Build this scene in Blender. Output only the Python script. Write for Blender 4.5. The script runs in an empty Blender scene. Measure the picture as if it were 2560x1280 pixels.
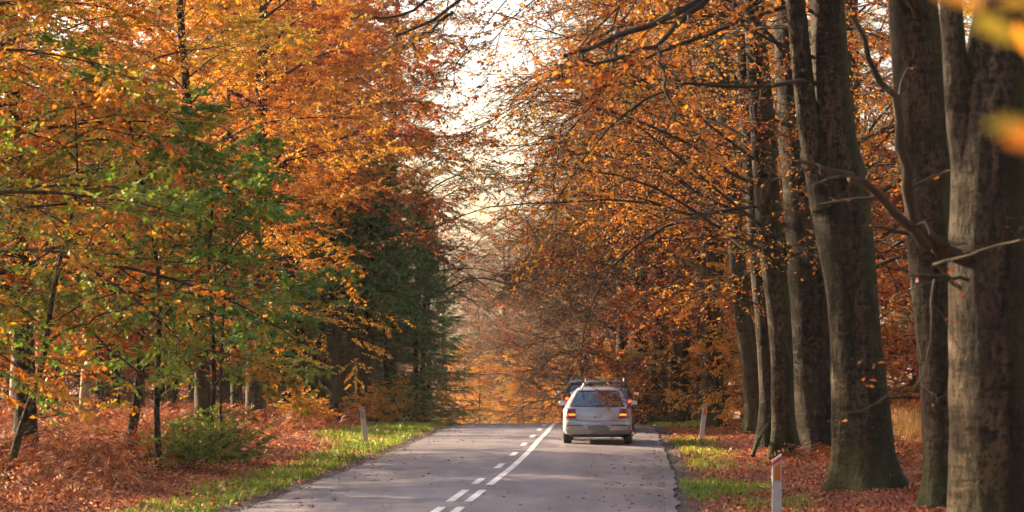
import bpy, bmesh, math, random
import numpy as np
from mathutils import Vector, Matrix

random.seed(7)
R = np.random.default_rng(11)
SC = bpy.context.scene
COL = SC.collection

# ---------------------------------------------------------------- camera
F = 6000.0            # focal length in pixels of the 2560 px wide photograph
HZ = 885.0            # image row of the horizon
CH = 2.3              # eye height
cam_d = bpy.data.cameras.new('camera')
cam = bpy.data.objects.new('camera', cam_d)
COL.objects.link(cam)
cam_d.sensor_width = 36.0
cam_d.lens = F / 2560.0 * 36.0
cam.location = (0, 0, CH)
cam.rotation_euler = (math.radians(90), 0, 0)
cam_d.shift_y = (HZ - 640.0) / 2560.0
cam_d.clip_start = 0.5
cam_d.clip_end = 3000
cam_d.dof.use_dof = True
cam_d.dof.focus_distance = 58
cam_d.dof.aperture_fstop = 2.8
SC.camera = cam

# ---------------------------------------------------------------- sky, sun, exposure
SUN_EL = math.radians(19)
SUN_AZ = math.radians(-58)          # clockwise from +Y; negative = to the left of the road
world = bpy.data.worlds.new('World')
SC.world = world
world.use_nodes = True
wn = world.node_tree
sky = wn.nodes.new('ShaderNodeTexSky')
sky.sky_type = 'NISHITA'
sky.sun_disc = False
sky.sun_elevation = SUN_EL
sky.sun_rotation = SUN_AZ
sky.air_density = 1.0
sky.dust_density = 6.0
sky.ozone_density = 1.0
wn.links.new(sky.outputs[0], wn.nodes['Background'].inputs[0])
wn.nodes['Background'].inputs[1].default_value = 0.105
sun_d = bpy.data.lights.new('sun', 'SUN')
sun_d.energy = 5.0
sun_d.angle = math.radians(0.53)
sun_d.color = (1.0, 0.74, 0.44)
sun = bpy.data.objects.new('sun', sun_d)
COL.objects.link(sun)
sd = Vector((math.sin(SUN_AZ) * math.cos(SUN_EL), math.cos(SUN_AZ) * math.cos(SUN_EL), math.sin(SUN_EL)))
sun.rotation_euler = sd.to_track_quat('Z', 'Y').to_euler()
sun.location = sd * 200
vs = SC.view_settings
vs.view_transform = 'Standard'
vs.look = 'None'
vs.gamma = 1.0
vs.use_curve_mapping = False
vs.exposure = 2.3
cy = SC.cycles
cy.use_denoising = True
cy.use_adaptive_sampling = True
cy.adaptive_threshold = 0.03
cy.max_bounces = 6
cy.diffuse_bounces = 3
cy.glossy_bounces = 3
cy.transmission_bounces = 5
cy.transparent_max_bounces = 8
cy.volume_bounces = 1
cy.caustics_reflective = False
cy.caustics_refractive = False
cy.sample_clamp_indirect = 6.0


# ---------------------------------------------------------------- helpers
def px(x, y, D):
    """world point seen at photograph pixel (x, y) at distance D along the road"""
    return np.array([(x - 1280.0) / F * D, D, CH + (HZ - y) / F * D])


def smooth(a, b, t):
    t = np.clip((t - a) / (b - a), 0, 1)
    return t * t * (3 - 2 * t)


def tag(o, label=None, cat=None, group=None, kind=None):
    if label: o['label'] = label
    if cat: o['category'] = cat
    if group: o['group'] = group
    if kind: o['kind'] = kind
    return o


def mesh_np(name, V, Q=None, T=None, attrs=None, smooth_shade=False):
    """mesh from vertex array and quad / triangle index arrays"""
    me = bpy.data.meshes.new(name)
    V = np.asarray(V, np.float32).reshape(-1, 3)
    me.vertices.add(len(V))
    me.vertices.foreach_set('co', V.ravel())
    idx, starts, n = [], [], 0
    if Q is not None and len(Q):
        Q = np.asarray(Q, np.int32).reshape(-1, 4)
        idx.append(Q.ravel()); starts.append(np.arange(len(Q)) * 4); n = Q.size
    if T is not None and len(T):
        T = np.asarray(T, np.int32).reshape(-1, 3)
        idx.append(T.ravel()); starts.append(n + np.arange(len(T)) * 3)
    idx = np.concatenate(idx); starts = np.concatenate(starts).astype(np.int32)
    me.loops.add(len(idx))
    me.loops.foreach_set('vertex_index', idx.astype(np.int32))
    me.polygons.add(len(starts))
    me.polygons.foreach_set('loop_start', starts)
    if smooth_shade:
        me.polygons.foreach_set('use_smooth', np.ones(len(starts), bool))
    for k, v in (attrs or {}).items():
        a = me.attributes.new(k, 'FLOAT', 'POINT')
        a.data.foreach_set('value', np.asarray(v, np.float32))
    me.update(calc_edges=True)
    me.validate()
    return me


def obj(name, me, mat=None, parent=None, loc=None):
    o = bpy.data.objects.new(name, me)
    COL.objects.link(o)
    if mat is not None and me is not None and not me.materials:
        me.materials.append(mat)
    if parent is not None: o.parent = parent
    if loc is not None: o.location = loc
    return o


def empty(name, loc=(0, 0, 0), rz=0.0):
    o = bpy.data.objects.new(name, None)
    COL.objects.link(o)
    o.location = loc
    o.rotation_euler = (0, 0, rz)
    o.empty_display_size = 0.3
    return o


# ---------------------------------------------------------------- materials
class NT:
    def __init__(self, name):
        self.m = bpy.data.materials.new(name)
        self.m.use_nodes = True
        self.t = self.m.node_tree
        self.t.nodes.clear()
        self.out = self.n('OutputMaterial')

    def n(self, typ, **kw):
        nd = self.t.nodes.new('ShaderNode' + typ)
        for k, v in kw.items():
            if k.startswith('_'):
                setattr(nd, k[1:], v)
            else:
                key = k.replace('__', ' ')
                s = nd.inputs[int(key[1:])] if key[0] == 'i' and key[1:].isdigit() else nd.inputs[key]
                if hasattr(v, 'is_output') or isinstance(v, bpy.types.NodeSocket):
                    self.t.links.new(v, s)
                else:
                    s.default_value = v
        return nd

    def link(self, a, b): self.t.links.new(a, b)

    def ramp(self, fac, stops, interp='LINEAR'):
        r = self.n('ValToRGB')
        r.color_ramp.interpolation = interp
        el = r.color_ramp.elements
        while len(el) > 1: el.remove(el[-1])
        el[0].position = stops[0][0]; el[0].color = (*stops[0][1], 1)
        for p, c in stops[1:]:
            e = el.new(p); e.color = (*c, 1)
        self.link(fac, r.inputs[0])
        return r.outputs[0]

    def mix(self, fac, a, b, blend='MIX'):
        m = self.n('Mix', _data_type='RGBA', _blend_type=blend)
        for v, i in ((fac, 0), (a, 6), (b, 7)):
            if isinstance(v, bpy.types.NodeSocket): self.link(v, m.inputs[i])
            elif i == 0: m.inputs[0].default_value = v
            else: m.inputs[i].default_value = (*v, 1)
        return m.outputs[2]

    def math(self, op, a, b=0.0):
        m = self.n('Math', _operation=op)
        for v, i in ((a, 0), (b, 1)):
            if isinstance(v, bpy.types.NodeSocket): self.link(v, m.inputs[i])
            else: m.inputs[i].default_value = v
        return m.outputs[0]

    def noise(self, scale, detail=4.0, vec=None, rough=0.6):
        nd = self.n('TexNoise', Scale=scale, Detail=detail, Roughness=rough)
        if vec is not None: self.link(vec, nd.inputs['Vector'])
        return nd.outputs['Fac']

    def pos(self, kind='Object'):
        return self.n('TexCoord').outputs[kind]

    def scaled(self, vec, s):
        m = self.n('Mapping')
        self.link(vec, m.inputs['Vector'])
        m.inputs['Scale'].default_value = s
        return m.outputs[0]

    def done(self, shader):
        self.link(shader, self.out.inputs['Surface'])
        return self.m


def plain(name, col, rough=0.6, metal=0.0, spec=0.5, noise=0.0, nscale=8.0, coat=0.0):
    t = NT(name)
    p = t.n('BsdfPrincipled', Roughness=rough, Metallic=metal)
    p.inputs['Specular IOR Level'].default_value = spec
    p.inputs['Coat Weight'].default_value = coat
    p.inputs['Coat Roughness'].default_value = 0.08
    if noise:
        f = t.noise(nscale, 5, t.pos())
        lo = tuple(c * (1 - noise) for c in col); hi = tuple(min(1, c * (1 + noise)) for c in col)
        t.link(t.ramp(f, [(0.3, lo), (0.7, hi)]), p.inputs['Base Color'])
    else:
        p.inputs['Base Color'].default_value = (*col, 1)
    return t.done(p.outputs[0])


def glow(name, col, strength):
    t = NT(name)
    e = t.n('Emission', Strength=strength)
    e.inputs[0].default_value = (*col, 1)
    return t.done(e.outputs[0])


def leaf_mat(name, stops, trans=0.42, rough=0.55, var=0.03):
    t = NT(name)
    a = t.n('Attribute', _attribute_name='hue').outputs['Fac']
    rnd = t.n('ObjectInfo').outputs['Random']
    shift = t.math('MULTIPLY', t.math('SUBTRACT', rnd, 0.5), 0.16)
    c = t.ramp(t.math('ADD', a, shift), stops)
    p = t.n('BsdfPrincipled', Roughness=rough, Base__Color=c)
    p.inputs['Specular IOR Level'].default_value = 0.35
    tr = t.n('BsdfTranslucent', Color=t.mix(1.0, c, (1.0, 0.92, 0.75), 'MULTIPLY'))
    m = t.n('MixShader', i0=trans)
    t.link(p.outputs[0], m.inputs[1]); t.link(tr.outputs[0], m.inputs[2])
    return t.done(m.outputs[0])


def bark_mat(name, c_lo, c_mid, c_hi, moss=(0.05, 0.07, 0.012), moss_amt=0.5, streak=1.0, bump=1.0):
    t = NT(name)
    p0 = t.pos()
    v1 = t.scaled(p0, (13, 13, 5.0))
    v2 = t.scaled(p0, (4, 4, 16.0))
    n1 = t.noise(1.0, 7, v1, 0.65)
    n2 = t.noise(0.8, 4, v2, 0.6)
    n3 = t.noise(0.9, 3, p0, 0.5)
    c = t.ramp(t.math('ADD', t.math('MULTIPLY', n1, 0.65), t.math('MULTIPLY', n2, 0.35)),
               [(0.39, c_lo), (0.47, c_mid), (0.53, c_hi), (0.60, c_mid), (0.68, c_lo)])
    # pale lichen spots
    vo = t.n('TexVoronoi', Scale=5.0); t.link(p0, vo.inputs['Vector'])
    spot = t.ramp(t.math('ADD', vo.outputs['Distance'], t.math('MULTIPLY', n1, 0.45)), [(0.28, (1, 1, 1)), (0.36, (0, 0, 0))])
    c = t.mix(t.math('MULTIPLY', spot, 0.5), c, (0.13, 0.112, 0.078))
    # dark rain tracks and moss growing on one side and at the foot
    dk = t.ramp(t.noise(0.7, 4, t.scaled(p0, (4, 4, 0.35))), [(0.42, (0, 0, 0)), (0.60, (1, 1, 1))])
    c = t.mix(t.math('MULTIPLY', dk, 0.8 * streak), c, tuple(0.35 * x for x in c_lo))
    bl = t.ramp(t.noise(1.0, 5, t.scaled(p0, (2.2, 2.2, 0.8)), 0.7), [(0.46, (0, 0, 0)), (0.56, (1, 1, 1))])
    c = t.mix(t.math('MULTIPLY', bl, 0.6), c, tuple(0.8 * x for x in c_lo))
    sep = t.n('SeparateXYZ'); t.link(p0, sep.inputs[0])
    foot = t.ramp(t.math('ADD', t.math('MULTIPLY', sep.outputs[2], 0.45), t.math('MULTIPLY', n3, 0.9)), [(0.35, (1, 1, 1)), (1.0, (0, 0, 0))])
    geo = t.n('NewGeometry')
    sn = t.n('SeparateXYZ'); t.link(geo.outputs['Normal'], sn.inputs[0])
    side = t.ramp(t.math('ADD', t.math('MULTIPLY', sn.outputs[0], 0.5), t.math('MULTIPLY', n3, 0.8)), [(0.42, (0, 0, 0)), (0.85, (1, 1, 1))])
    mm = t.math('MULTIPLY', t.math('MAXIMUM', foot, side), moss_amt)
    c = t.mix(mm, c, t.mix(n1, moss, tuple(1.8 * x for x in moss)))
    bp = t.n('Bump', Strength=bump, Distance=0.06)
    t.link(t.math('ADD', n1, t.math('MULTIPLY', n2, 0.6)), bp.inputs['Height'])
    p = t.n('BsdfPrincipled', Roughness=0.85, Base__Color=c)
    p.inputs['Specular IOR Level'].default_value = 0.25
    t.link(bp.outputs[0], p.inputs['Normal'])
    return t.done(p.outputs[0])


M = {}
# autumn leaf colours (linear); hue attribute 0..1 runs along each ramp
RED, RUST = (0.27, 0.045, 0.012), (0.41, 0.10, 0.015)
ORA, AMB = (0.55, 0.19, 0.017), (0.62, 0.31, 0.028)
YEL, OLI = (0.62, 0.40, 0.035), (0.24, 0.21, 0.022)
GRN, DGN = (0.15, 0.29, 0.03), (0.06, 0.20, 0.05)
M['leaf_beech'] = leaf_mat('leaf_beech', [(0.0, RED), (0.25, RUST), (0.5, ORA), (0.72, AMB), (0.9, YEL), (1.0, OLI)])
M['leaf_rust'] = leaf_mat('leaf_rust', [(0.0, (0.16, 0.03, 0.015)), (0.3, RED), (0.6, RUST), (0.85, ORA), (1.0, AMB)])
M['leaf_amber'] = leaf_mat('leaf_amber', [(0.0, RUST), (0.3, ORA), (0.6, AMB), (0.85, YEL), (1.0, OLI)])
M['leaf_olive'] = leaf_mat('leaf_olive', [(0.0, RUST), (0.2, ORA), (0.38, AMB), (0.5, (0.34, 0.29, 0.026)), (0.62, (0.22, 0.25, 0.022)), (0.8, GRN), (1.0, GRN)])
M['leaf_green'] = leaf_mat('leaf_green', [(0.0, ORA), (0.12, AMB), (0.24, (0.20, 0.22, 0.02)), (0.5, GRN), (0.8, (0.09, 0.27, 0.06)), (1.0, DGN)], trans=0.4)
M['leaf_bush'] = leaf_mat('leaf_bush', [(0.0, AMB), (0.2, (0.24, 0.24, 0.03)), (0.5, (0.16, 0.26, 0.03)), (1.0, (0.08, 0.19, 0.03))], trans=0.4)
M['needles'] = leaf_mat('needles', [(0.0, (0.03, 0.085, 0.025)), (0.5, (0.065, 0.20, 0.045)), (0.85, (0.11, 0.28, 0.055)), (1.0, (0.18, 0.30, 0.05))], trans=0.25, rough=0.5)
M['bracken'] = leaf_mat('bracken', [(0.0, (0.07, 0.018, 0.011)), (0.3, (0.16, 0.046, 0.022)), (0.65, (0.32, 0.108, 0.046)), (0.92, (0.44, 0.19, 0.08)), (1.0, (0.16, 0.16, 0.03))], trans=0.25, rough=0.75)
M['litter'] = leaf_mat('litter', [(0.0, (0.06, 0.016, 0.010)), (0.3, (0.21, 0.042, 0.018)), (0.6, (0.38, 0.095, 0.036)), (0.85, (0.50, 0.19, 0.07)), (1.0, (0.6, 0.33, 0.15))], trans=0.12, rough=0.6)
M['grass'] = leaf_mat('grass', [(0.0, (0.06, 0.13, 0.012)), (0.4, (0.14, 0.26, 0.02)), (0.7, (0.25, 0.34, 0.024)), (1.0, (0.45, 0.38, 0.06))], trans=0.35, rough=0.5)
M['straw'] = leaf_mat('straw', [(0.0, (0.30, 0.12, 0.03)), (0.5, (0.5, 0.30, 0.08)), (1.0, (0.62, 0.45, 0.14))], trans=0.3, rough=0.6)
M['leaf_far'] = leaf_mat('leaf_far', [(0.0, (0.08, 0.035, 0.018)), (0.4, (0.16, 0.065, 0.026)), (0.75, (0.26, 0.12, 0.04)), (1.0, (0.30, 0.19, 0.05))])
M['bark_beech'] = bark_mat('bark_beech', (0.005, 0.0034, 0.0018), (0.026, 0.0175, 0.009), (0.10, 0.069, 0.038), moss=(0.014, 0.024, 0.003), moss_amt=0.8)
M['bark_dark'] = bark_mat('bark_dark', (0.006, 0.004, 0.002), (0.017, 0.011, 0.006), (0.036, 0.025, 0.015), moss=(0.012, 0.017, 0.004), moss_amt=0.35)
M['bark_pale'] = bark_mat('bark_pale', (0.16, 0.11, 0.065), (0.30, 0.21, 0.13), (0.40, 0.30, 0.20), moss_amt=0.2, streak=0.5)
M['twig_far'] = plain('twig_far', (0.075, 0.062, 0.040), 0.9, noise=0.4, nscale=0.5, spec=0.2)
M['twig'] = plain('twig', (0.030, 0.021, 0.013), 0.8, noise=0.45, nscale=3.0, spec=0.3)
M['twig_green'] = plain('twig_green', (0.034, 0.027, 0.015), 0.85, noise=0.6, nscale=2.0, spec=0.3)


# ---------------------------------------------------------------- terrain and road course
_cy = np.array([-60, 0, 20, 36, 41, 47, 55.5, 62, 67.6, 75, 81, 86, 95, 110, 130, 160, 200, 250, 300, 420, 700])
_cx = np.array([-6.5, -2.95, -1.78, -.80, -.50, -.13, .30, .56, .84, 1.13, 1.34, 1.46, 1.58, 1.45, .75, -1.3, -5.3, -12, -20, -42, -95])
_fy = np.arange(-60, 701, 0.5)
_fx = np.interp(_fy, _cy, _cx)
_k = np.hanning(19); _k /= _k.sum()
_fx[12:-12] = np.convolve(np.pad(_fx, 9, 'edge'), _k, 'valid')[12:-12]
HW = 3.1


def cx(Y): return np.interp(Y, _fy, _fx)


def base_z(Y):
    Y = np.asarray(Y, float)
    a = 0.00092
    z = np.where(Y < 70, 0.0, -a * (np.minimum(Y, 97) - 70) ** 2)
    z = z - 0.05 * np.clip(Y - 97, 0, 90)
    return z + 0.012 * np.clip(Y - 215, 0, 200)


def vnoise(x, y, s=1.0, seed=0):
    """cheap smooth value noise on arrays, -1..1"""
    x = np.asarray(x, float) / s; y = np.asarray(y, float) / s
    xi = np.floor(x).astype(np.int64); yi = np.floor(y).astype(np.int64)
    xf = x - xi; yf = y - yi
    xf = xf * xf * (3 - 2 * xf); yf = yf * yf * (3 - 2 * yf)

    def h(a, b):
        n = (a * 374761393 + b * 668265263 + seed * 1442695041) & 0xFFFFFFFF
        n = ((n ^ (n >> 13)) * 1274126177) & 0xFFFFFFFF
        return ((n ^ (n >> 16)) & 0xFFFF) / 32767.5 - 1.0
    return (h(xi, yi) * (1 - xf) + h(xi + 1, yi) * xf) * (1 - yf) + (h(xi, yi + 1) * (1 - xf) + h(xi + 1, yi + 1) * xf) * yf


def gz(X, Y):
    """ground height: the bed under the road is flat, the verges roll a little"""
    X = np.asarray(X, float); Y = np.asarray(Y, float)
    e = np.abs(X - cx(Y)) - HW
    off = smooth(0.2, 3.0, e)
    z = base_z(Y) - 0.05 * (1 - smooth(0.0, 0.5, e)) + off * (0.10 * vnoise(X, Y, 2.7, 1) + 0.05 * vnoise(X, Y, 0.9, 2))
    z = z + smooth(4, 30, e) * (0.5 * vnoise(X, Y, 14, 3)) + 0.10 * smooth(1.0, 4, e)
    return z


def grass_mask(X, Y):
    X = np.asarray(X, float); Y = np.asarray(Y, float)
    c = cx(Y)
    el = (c - HW) - X                      # metres left of the left road edge
    er = X - (c + HW)
    n = vnoise(X, Y, 1.3, 5) * 0.6 + vnoise(X, Y, 0.45, 6) * 0.4
    wl = 1.55 + 0.5 * vnoise(Y * 0 + 3, Y, 6, 8) + 1.1 * smooth(55, 64, Y) + 0.5 * smooth(70, 85, Y)
    L = smooth(0.30, 0.55, el + 0.12 * n) * (1 - smooth(wl - 0.5, wl + 0.5, el + 0.7 * n)) * (0.75 + 0.5 * n)
    near = np.exp(-(((Y - 40.6) / 2.4) ** 2)) * smooth(0.25, 0.5, er + .2 * n) * (1 - smooth(1.2, 2.3, er + 0.5 * n))
    near2 = np.exp(-(((Y - 36.5) / 1.6) ** 2)) * smooth(0.9, 1.2, er + .2 * n) * (1 - smooth(1.8, 2.6, er + 0.5 * n)) * .6
    midr = smooth(46, 49, Y) * (1 - smooth(62, 68, Y)) * smooth(0.4, 0.75, er + .2 * n) * (1 - smooth(1.0, 1.9, er + 0.7 * n)) * (0.62 + 0.5 * n)
    farr = smooth(74, 80, Y) * smooth(0.3, 0.6, er) * (1 - smooth(1.5, 2.6, er + 0.8 * n)) * .8
    return np.clip(np.maximum.reduce([L, near, near2, midr, farr]), 0, 1)


def build_ground():
    xs = np.concatenate([-np.geomspace(22, 620, 22)[::-1], np.arange(-21.6, 21.7, 0.36), np.geomspace(22, 620, 22)])
    ys = np.concatenate([np.linspace(-60, 24, 22), np.arange(24.5, 100, 0.45), np.arange(100, 180, 2.0), np.geomspace(180, 900, 30)])
    X, Y = np.meshgrid(xs, ys)
    Z = gz(X, Y)
    V = np.stack([X, Y, Z], -1).reshape(-1, 3)
    ny, nx = X.shape
    i = np.arange(ny - 1)[:, None] * nx + np.arange(nx - 1)[None]
    Q = np.stack([i, i + 1, i + nx + 1, i + nx], -1).reshape(-1, 4)
    g = grass_mask(X, Y).ravel()
    e = np.abs(X - cx(Y)) - HW
    dirt = (1 - smooth(0.25, 0.8, (e - 0.22 * (X > cx(Y))) + 0.25 * vnoise(X, Y, 0.7, 9))).ravel()
    me = mesh_np('ground', V, Q, attrs={'grass': g, 'dirt': dirt}, smooth_shade=True)
    t = NT('forest_floor')
    p0 = t.pos()
    vo = t.n('TexVoronoi', Scale=13.0); t.link(p0, vo.inputs['Vector'])
    sep = t.n('SeparateColor'); t.link(vo.outputs['Color'], sep.inputs[0])
    lit = t.ramp(sep.outputs[0], [(0.0, (0.06, 0.02, 0.013)), (0.3, (0.17, 0.045, 0.022)), (0.65, (0.33, 0.095, 0.04)), (1.0, (0.45, 0.19, 0.075))])
    big = t.noise(0.35, 4, p0)
    lit = t.mix(t.math('MULTIPLY', big, 0.6), lit, (0.11, 0.04, 0.022))
    dirtc = t.ramp(t.noise(14, 6, p0, 0.75), [(0.3, (0.018, 0.014, 0.011)), (0.55, (0.055, 0.042, 0.035)), (0.75, (0.13, 0.105, 0.09))])
    gc = t.ramp(t.noise(9, 5, p0), [(0.3, (0.035, 0.055, 0.012)), (0.7, (0.10, 0.13, 0.02))])
    ga = t.n('Attribute', _attribute_name='grass').outputs['Fac']
    da = t.n('Attribute', _attribute_name='dirt').outputs['Fac']
    c = t.mix(t.math('MULTIPLY', ga, 0.85), lit, gc)
    c = t.mix(da, c, dirtc)
    bp = t.n('Bump', Strength=0.8, Distance=0.04); t.link(vo.outputs['Distance'], bp.inputs['Height'])
    p = t.n('BsdfPrincipled', Roughness=0.9, Base__Color=c); p.inputs['Specular IOR Level'].default_value = 0.2
    t.link(bp.outputs[0], p.inputs['Normal'])
    o = obj('ground', me, t.done(p.outputs[0]))
    tag(o, kind='structure', label='forest floor of fallen leaves, grass and dark soil')


def strip(name, ys, offs, lift, mat, parent=None, ragged=0.0, seed=0):
    """a sheet along the road: ys stations, offs lateral offsets from the centre line"""
    ys = np.asarray(ys, float); offs = np.asarray(offs, float)
    Y, O = np.meshgrid(ys, offs, indexing='ij')
    X = cx(Y) + O
    if ragged:
        for s, col in ((1, -1), (-1, 0)):
            X[:, col] += s * ragged * (vnoise(ys, ys * 0 + seed, 0.9, 20 + col) + 0.7 * vnoise(ys, ys * 0 + seed, 0.3, 30 + col))
    Z = base_z(Y) + lift + 0.045 * (1 - (np.abs(O) / HW) ** 2)
    V = np.stack([X, Y, Z], -1).reshape(-1, 3)
    ny, nx = X.shape
    i = np.arange(ny - 1)[:, None] * nx + np.arange(nx - 1)[None]
    Q = np.stack([i, i + 1, i + nx + 1, i + nx], -1).reshape(-1, 4)
    o = obj(name, mesh_np(name, V, Q, smooth_shade=True), mat, parent)
    return o


def build_road():
    t = NT('asphalt')
    p0 = t.pos()
    # lateral coordinate across the lane is not straight in x, so wheel tracks follow an attribute
    la = t.n('Attribute', _attribute_name='lateral').outputs['Fac']
    fine = t.noise(95, 3, p0, 0.8)
    mid = t.noise(3.2, 5, p0, 0.65)
    long_ = t.noise(1.0, 5, t.scaled(p0, (1.5, 0.12, 1)), 0.6)
    base = t.ramp(t.math('ADD', t.math('MULTIPLY', fine, 0.62), t.math('MULTIPLY', mid, 0.38)),
                  [(0.28, (0.060, 0.051, 0.061)), (0.5, (0.134, 0.116, 0.137)), (0.72, (0.26, 0.23, 0.268))])
    tr = t.n('TexWave', Scale=1.0)
    track = t.math('COSINE', t.math('MULTIPLY', la, 4.05))
    track = t.math('MULTIPLY', t.math('ADD', t.math('MULTIPLY', track, -0.5), 0.5), 1.0)
    c = t.mix(t.math('MULTIPLY', track, 0.28), base, (0.21, 0.182, 0.212))
    c = t.mix(t.math('MULTIPLY', t.ramp(long_, [(0.42, (0, 0, 0)), (0.62, (1, 1, 1))]), 0.6), c, (0.078, 0.069, 0.076))
    patch = t.ramp(t.noise(0.5, 6, t.scaled(p0, (1, 0.35, 1)), 0.7), [(0.5, (0, 0, 0)), (0.58, (1, 1, 1))])
    c = t.mix(t.math('MULTIPLY', patch, 0.3), c, (0.23, 0.205, 0.225))
    edge = t.ramp(t.math('ADD', t.math('ABSOLUTE', la), t.math('MULTIPLY', mid, 0.5)), [(0.97, (0, 0, 0)), (1.0, (1, 1, 1))])
    bp = t.n('Bump', Strength=0.35, Distance=0.01); t.link(fine, bp.inputs['Height'])
    p = t.n('BsdfPrincipled', Roughness=0.62, Base__Color=c); p.inputs['Specular IOR Level'].default_value = 0.45
    t.link(bp.outputs[0], p.inputs['Normal'])
    mat = t.done(p.outputs[0])
    ys = np.concatenate([np.arange(-40, 24, 2), np.arange(24, 110, 0.2), np.arange(110, 420, 2.0)])
    offs = np.array([-HW, -2.7, -2.2, -1.5, -0.8, 0, 0.8, 1.5, 2.2, 2.8, HW + 0.18])
    road = strip('road', ys, offs, 0.02, mat, ragged=0.045)
    lat = np.tile(offs, len(ys))
    a = road.data.attributes.new('lateral', 'FLOAT', 'POINT'); a.data.foreach_set('value', lat.astype(np.float32))
    tag(road, kind='structure', label='grey asphalt country road climbing to a crest')
    t = NT('road_paint')
    f = t.math('ADD', t.math('MULTIPLY', t.noise(45, 4, t.pos(), 0.8), 0.7), t.math('MULTIPLY', t.noise(3, 4, t.pos(), 0.6), 0.3))
    p = t.n('BsdfPrincipled', Roughness=0.55, Base__Color=t.ramp(f, [(0.30, (0.22, 0.21, 0.21)), (0.42, (0.60, 0.59, 0.58)), (0.6, (0.74, 0.73, 0.71))]))
    paint = t.done(p.outputs[0])
    w = 0.065
    strip('solid_line', np.concatenate([np.arange(40.9, 110, 0.3), np.arange(110, 200, 2)]), [0.12 - w, 0.12 + w], 0.026, paint, road)
    for y0 in (31.9, 36.3):
        for o in (0.12, -0.16):
            strip('dash_marking', np.linspace(y0, y0 + 3.1, 8), [o - w, o + w], 0.026, paint, road)
    y0 = 41.2
    while y0 < 112:
        strip('dash_marking', np.linspace(y0, y0 + 1.9, 6), [-0.16 - w, -0.16 + w], 0.026, paint, road)
        y0 += 5.75
    # crack across the left lane
    xs = np.linspace(-2.95, -0.75, 26)
    yy = 44.6 + 0.03 * np.cumsum(R.normal(size=26)) + 0.25 * (xs + 3)
    V, Q = [], []
    for i, (a_, b_) in enumerate(zip(xs, yy)):
        z = float(base_z(b_)) + 0.024 + 0.045 * (1 - (abs(a_) / HW) ** 2)
        h = 0.018 * (1 - i / 25) + .004
        V += [(a_ + float(cx(b_)), b_ - h, z), (a_ + float(cx(b_)), b_ + h, z)]
        if i: Q.append((2 * i - 2, 2 * i, 2 * i + 1, 2 * i - 1))
    obj('crack', mesh_np('crack', V, Q), plain('crack_tar', (0.02, 0.018, 0.018), 0.8), road)


build_ground()
build_road()


# ---------------------------------------------------------------- loose stuff on the ground
def leaf_quads(P, U, N, size, fold=0.25, wid=0.62):
    """folded leaf quads: P base points, U direction of the midrib, N normal (all B,3)"""
    U = U / np.linalg.norm(U, axis=1, keepdims=True)
    S = np.cross(U, N); S /= np.linalg.norm(S, axis=1, keepdims=True) + 1e-9
    W = np.cross(S, U)
    s = size[:, None]
    a = P
    b = P + U * s * 0.48 + S * s * wid * 0.5 + W * s * fold * 0.3
    c = P + U * s - W * s * fold * 0.25
    d = P + U * s * 0.48 - S * s * wid * 0.5 + W * s * fold * 0.3
    V = np.stack([a, b, c, d], 1).reshape(-1, 3)
    Q = np.arange(len(P) * 4).reshape(-1, 4)
    return V, Q


def rvec(n, rng=R):
    v = rng.normal(size=(n, 3))
    return v / np.linalg.norm(v, axis=1, keepdims=True)


def scatter(n, xr, yr, keep, seed, power=1.0):
    """points on the ground; keep(X, Y) gives the chance of each"""
    r = np.random.default_rng(seed)
    X = r.uniform(*xr, n); Y = yr[0] + (yr[1] - yr[0]) * r.random(n) ** power
    k = r.random(n) < keep(X, Y)
    X, Y = X[k], Y[k]
    return X, Y, gz(X, Y)


def build_litter():
    def keep(X, Y):
        e = np.abs(X - cx(Y)) - HW
        g = grass_mask(X, Y)
        n = 0.75 + 0.5 * vnoise(X, Y, 0.8, 14)
        return np.clip(smooth(0.15, 0.9, e - 0.12 * (X > cx(Y)) * (Y < 62)) * n * (1 - 0.72 * g), 0.0, 1) * (1 - 0.75 * smooth(9, 14, e))
    X, Y, Z = scatter(165000, (-11, 13), (28, 96), keep, 3, 1.5)
    n = len(X)
    U = rvec(n); U[:, 2] *= 0.25
    N = np.tile([0, 0, 1.0], (n, 1)) + 0.45 * rvec(n)
    V, Q = leaf_quads(np.stack([X, Y, Z + R.uniform(0.005, 0.05, n)], 1), U, N, R.uniform(0.055, 0.10, n), fold=0.9, wid=0.66)
    hue = np.clip(0.5 + 0.22 * R.normal(size=n) + 0.12 * vnoise(X, Y, 2, 15), 0, 1)
    o = obj('fallen_leaves', mesh_np('fallen_leaves', V, Q, attrs={'hue': np.repeat(hue, 4)}), M['litter'])
    tag(o, 'rust coloured fallen leaves covering the verges', 'leaves', kind='stuff')
    # stray leaves blown on to the asphalt
    r = np.random.default_rng(5)
    n = 420
    Y = 30 + 55 * r.random(n) ** 1.4
    sd_ = np.where(r.random(n) < 0.5, -1, 1)
    O = sd_ * (HW - np.abs(r.exponential(0.9, n))).clip(0.2, HW)
    X = cx(Y) + O
    Z = base_z(Y) + 0.03 + 0.045 * (1 - (np.abs(O) / HW) ** 2)
    U = rvec(n); U[:, 2] *= 0.1
    V, Q = leaf_quads(np.stack([X, Y, Z], 1), U, np.tile([0, 0, 1.0], (n, 1)) + 0.25 * rvec(n), r.uniform(0.05, 0.095, n), fold=0.5)
    o = obj('stray_leaves', mesh_np('stray_leaves', V, Q, attrs={'hue': np.repeat(r.uniform(.2, 1, n), 4)}), M['litter'])
    tag(o, 'stray brown leaves blown on to the asphalt', 'leaves', kind='stuff')


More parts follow.
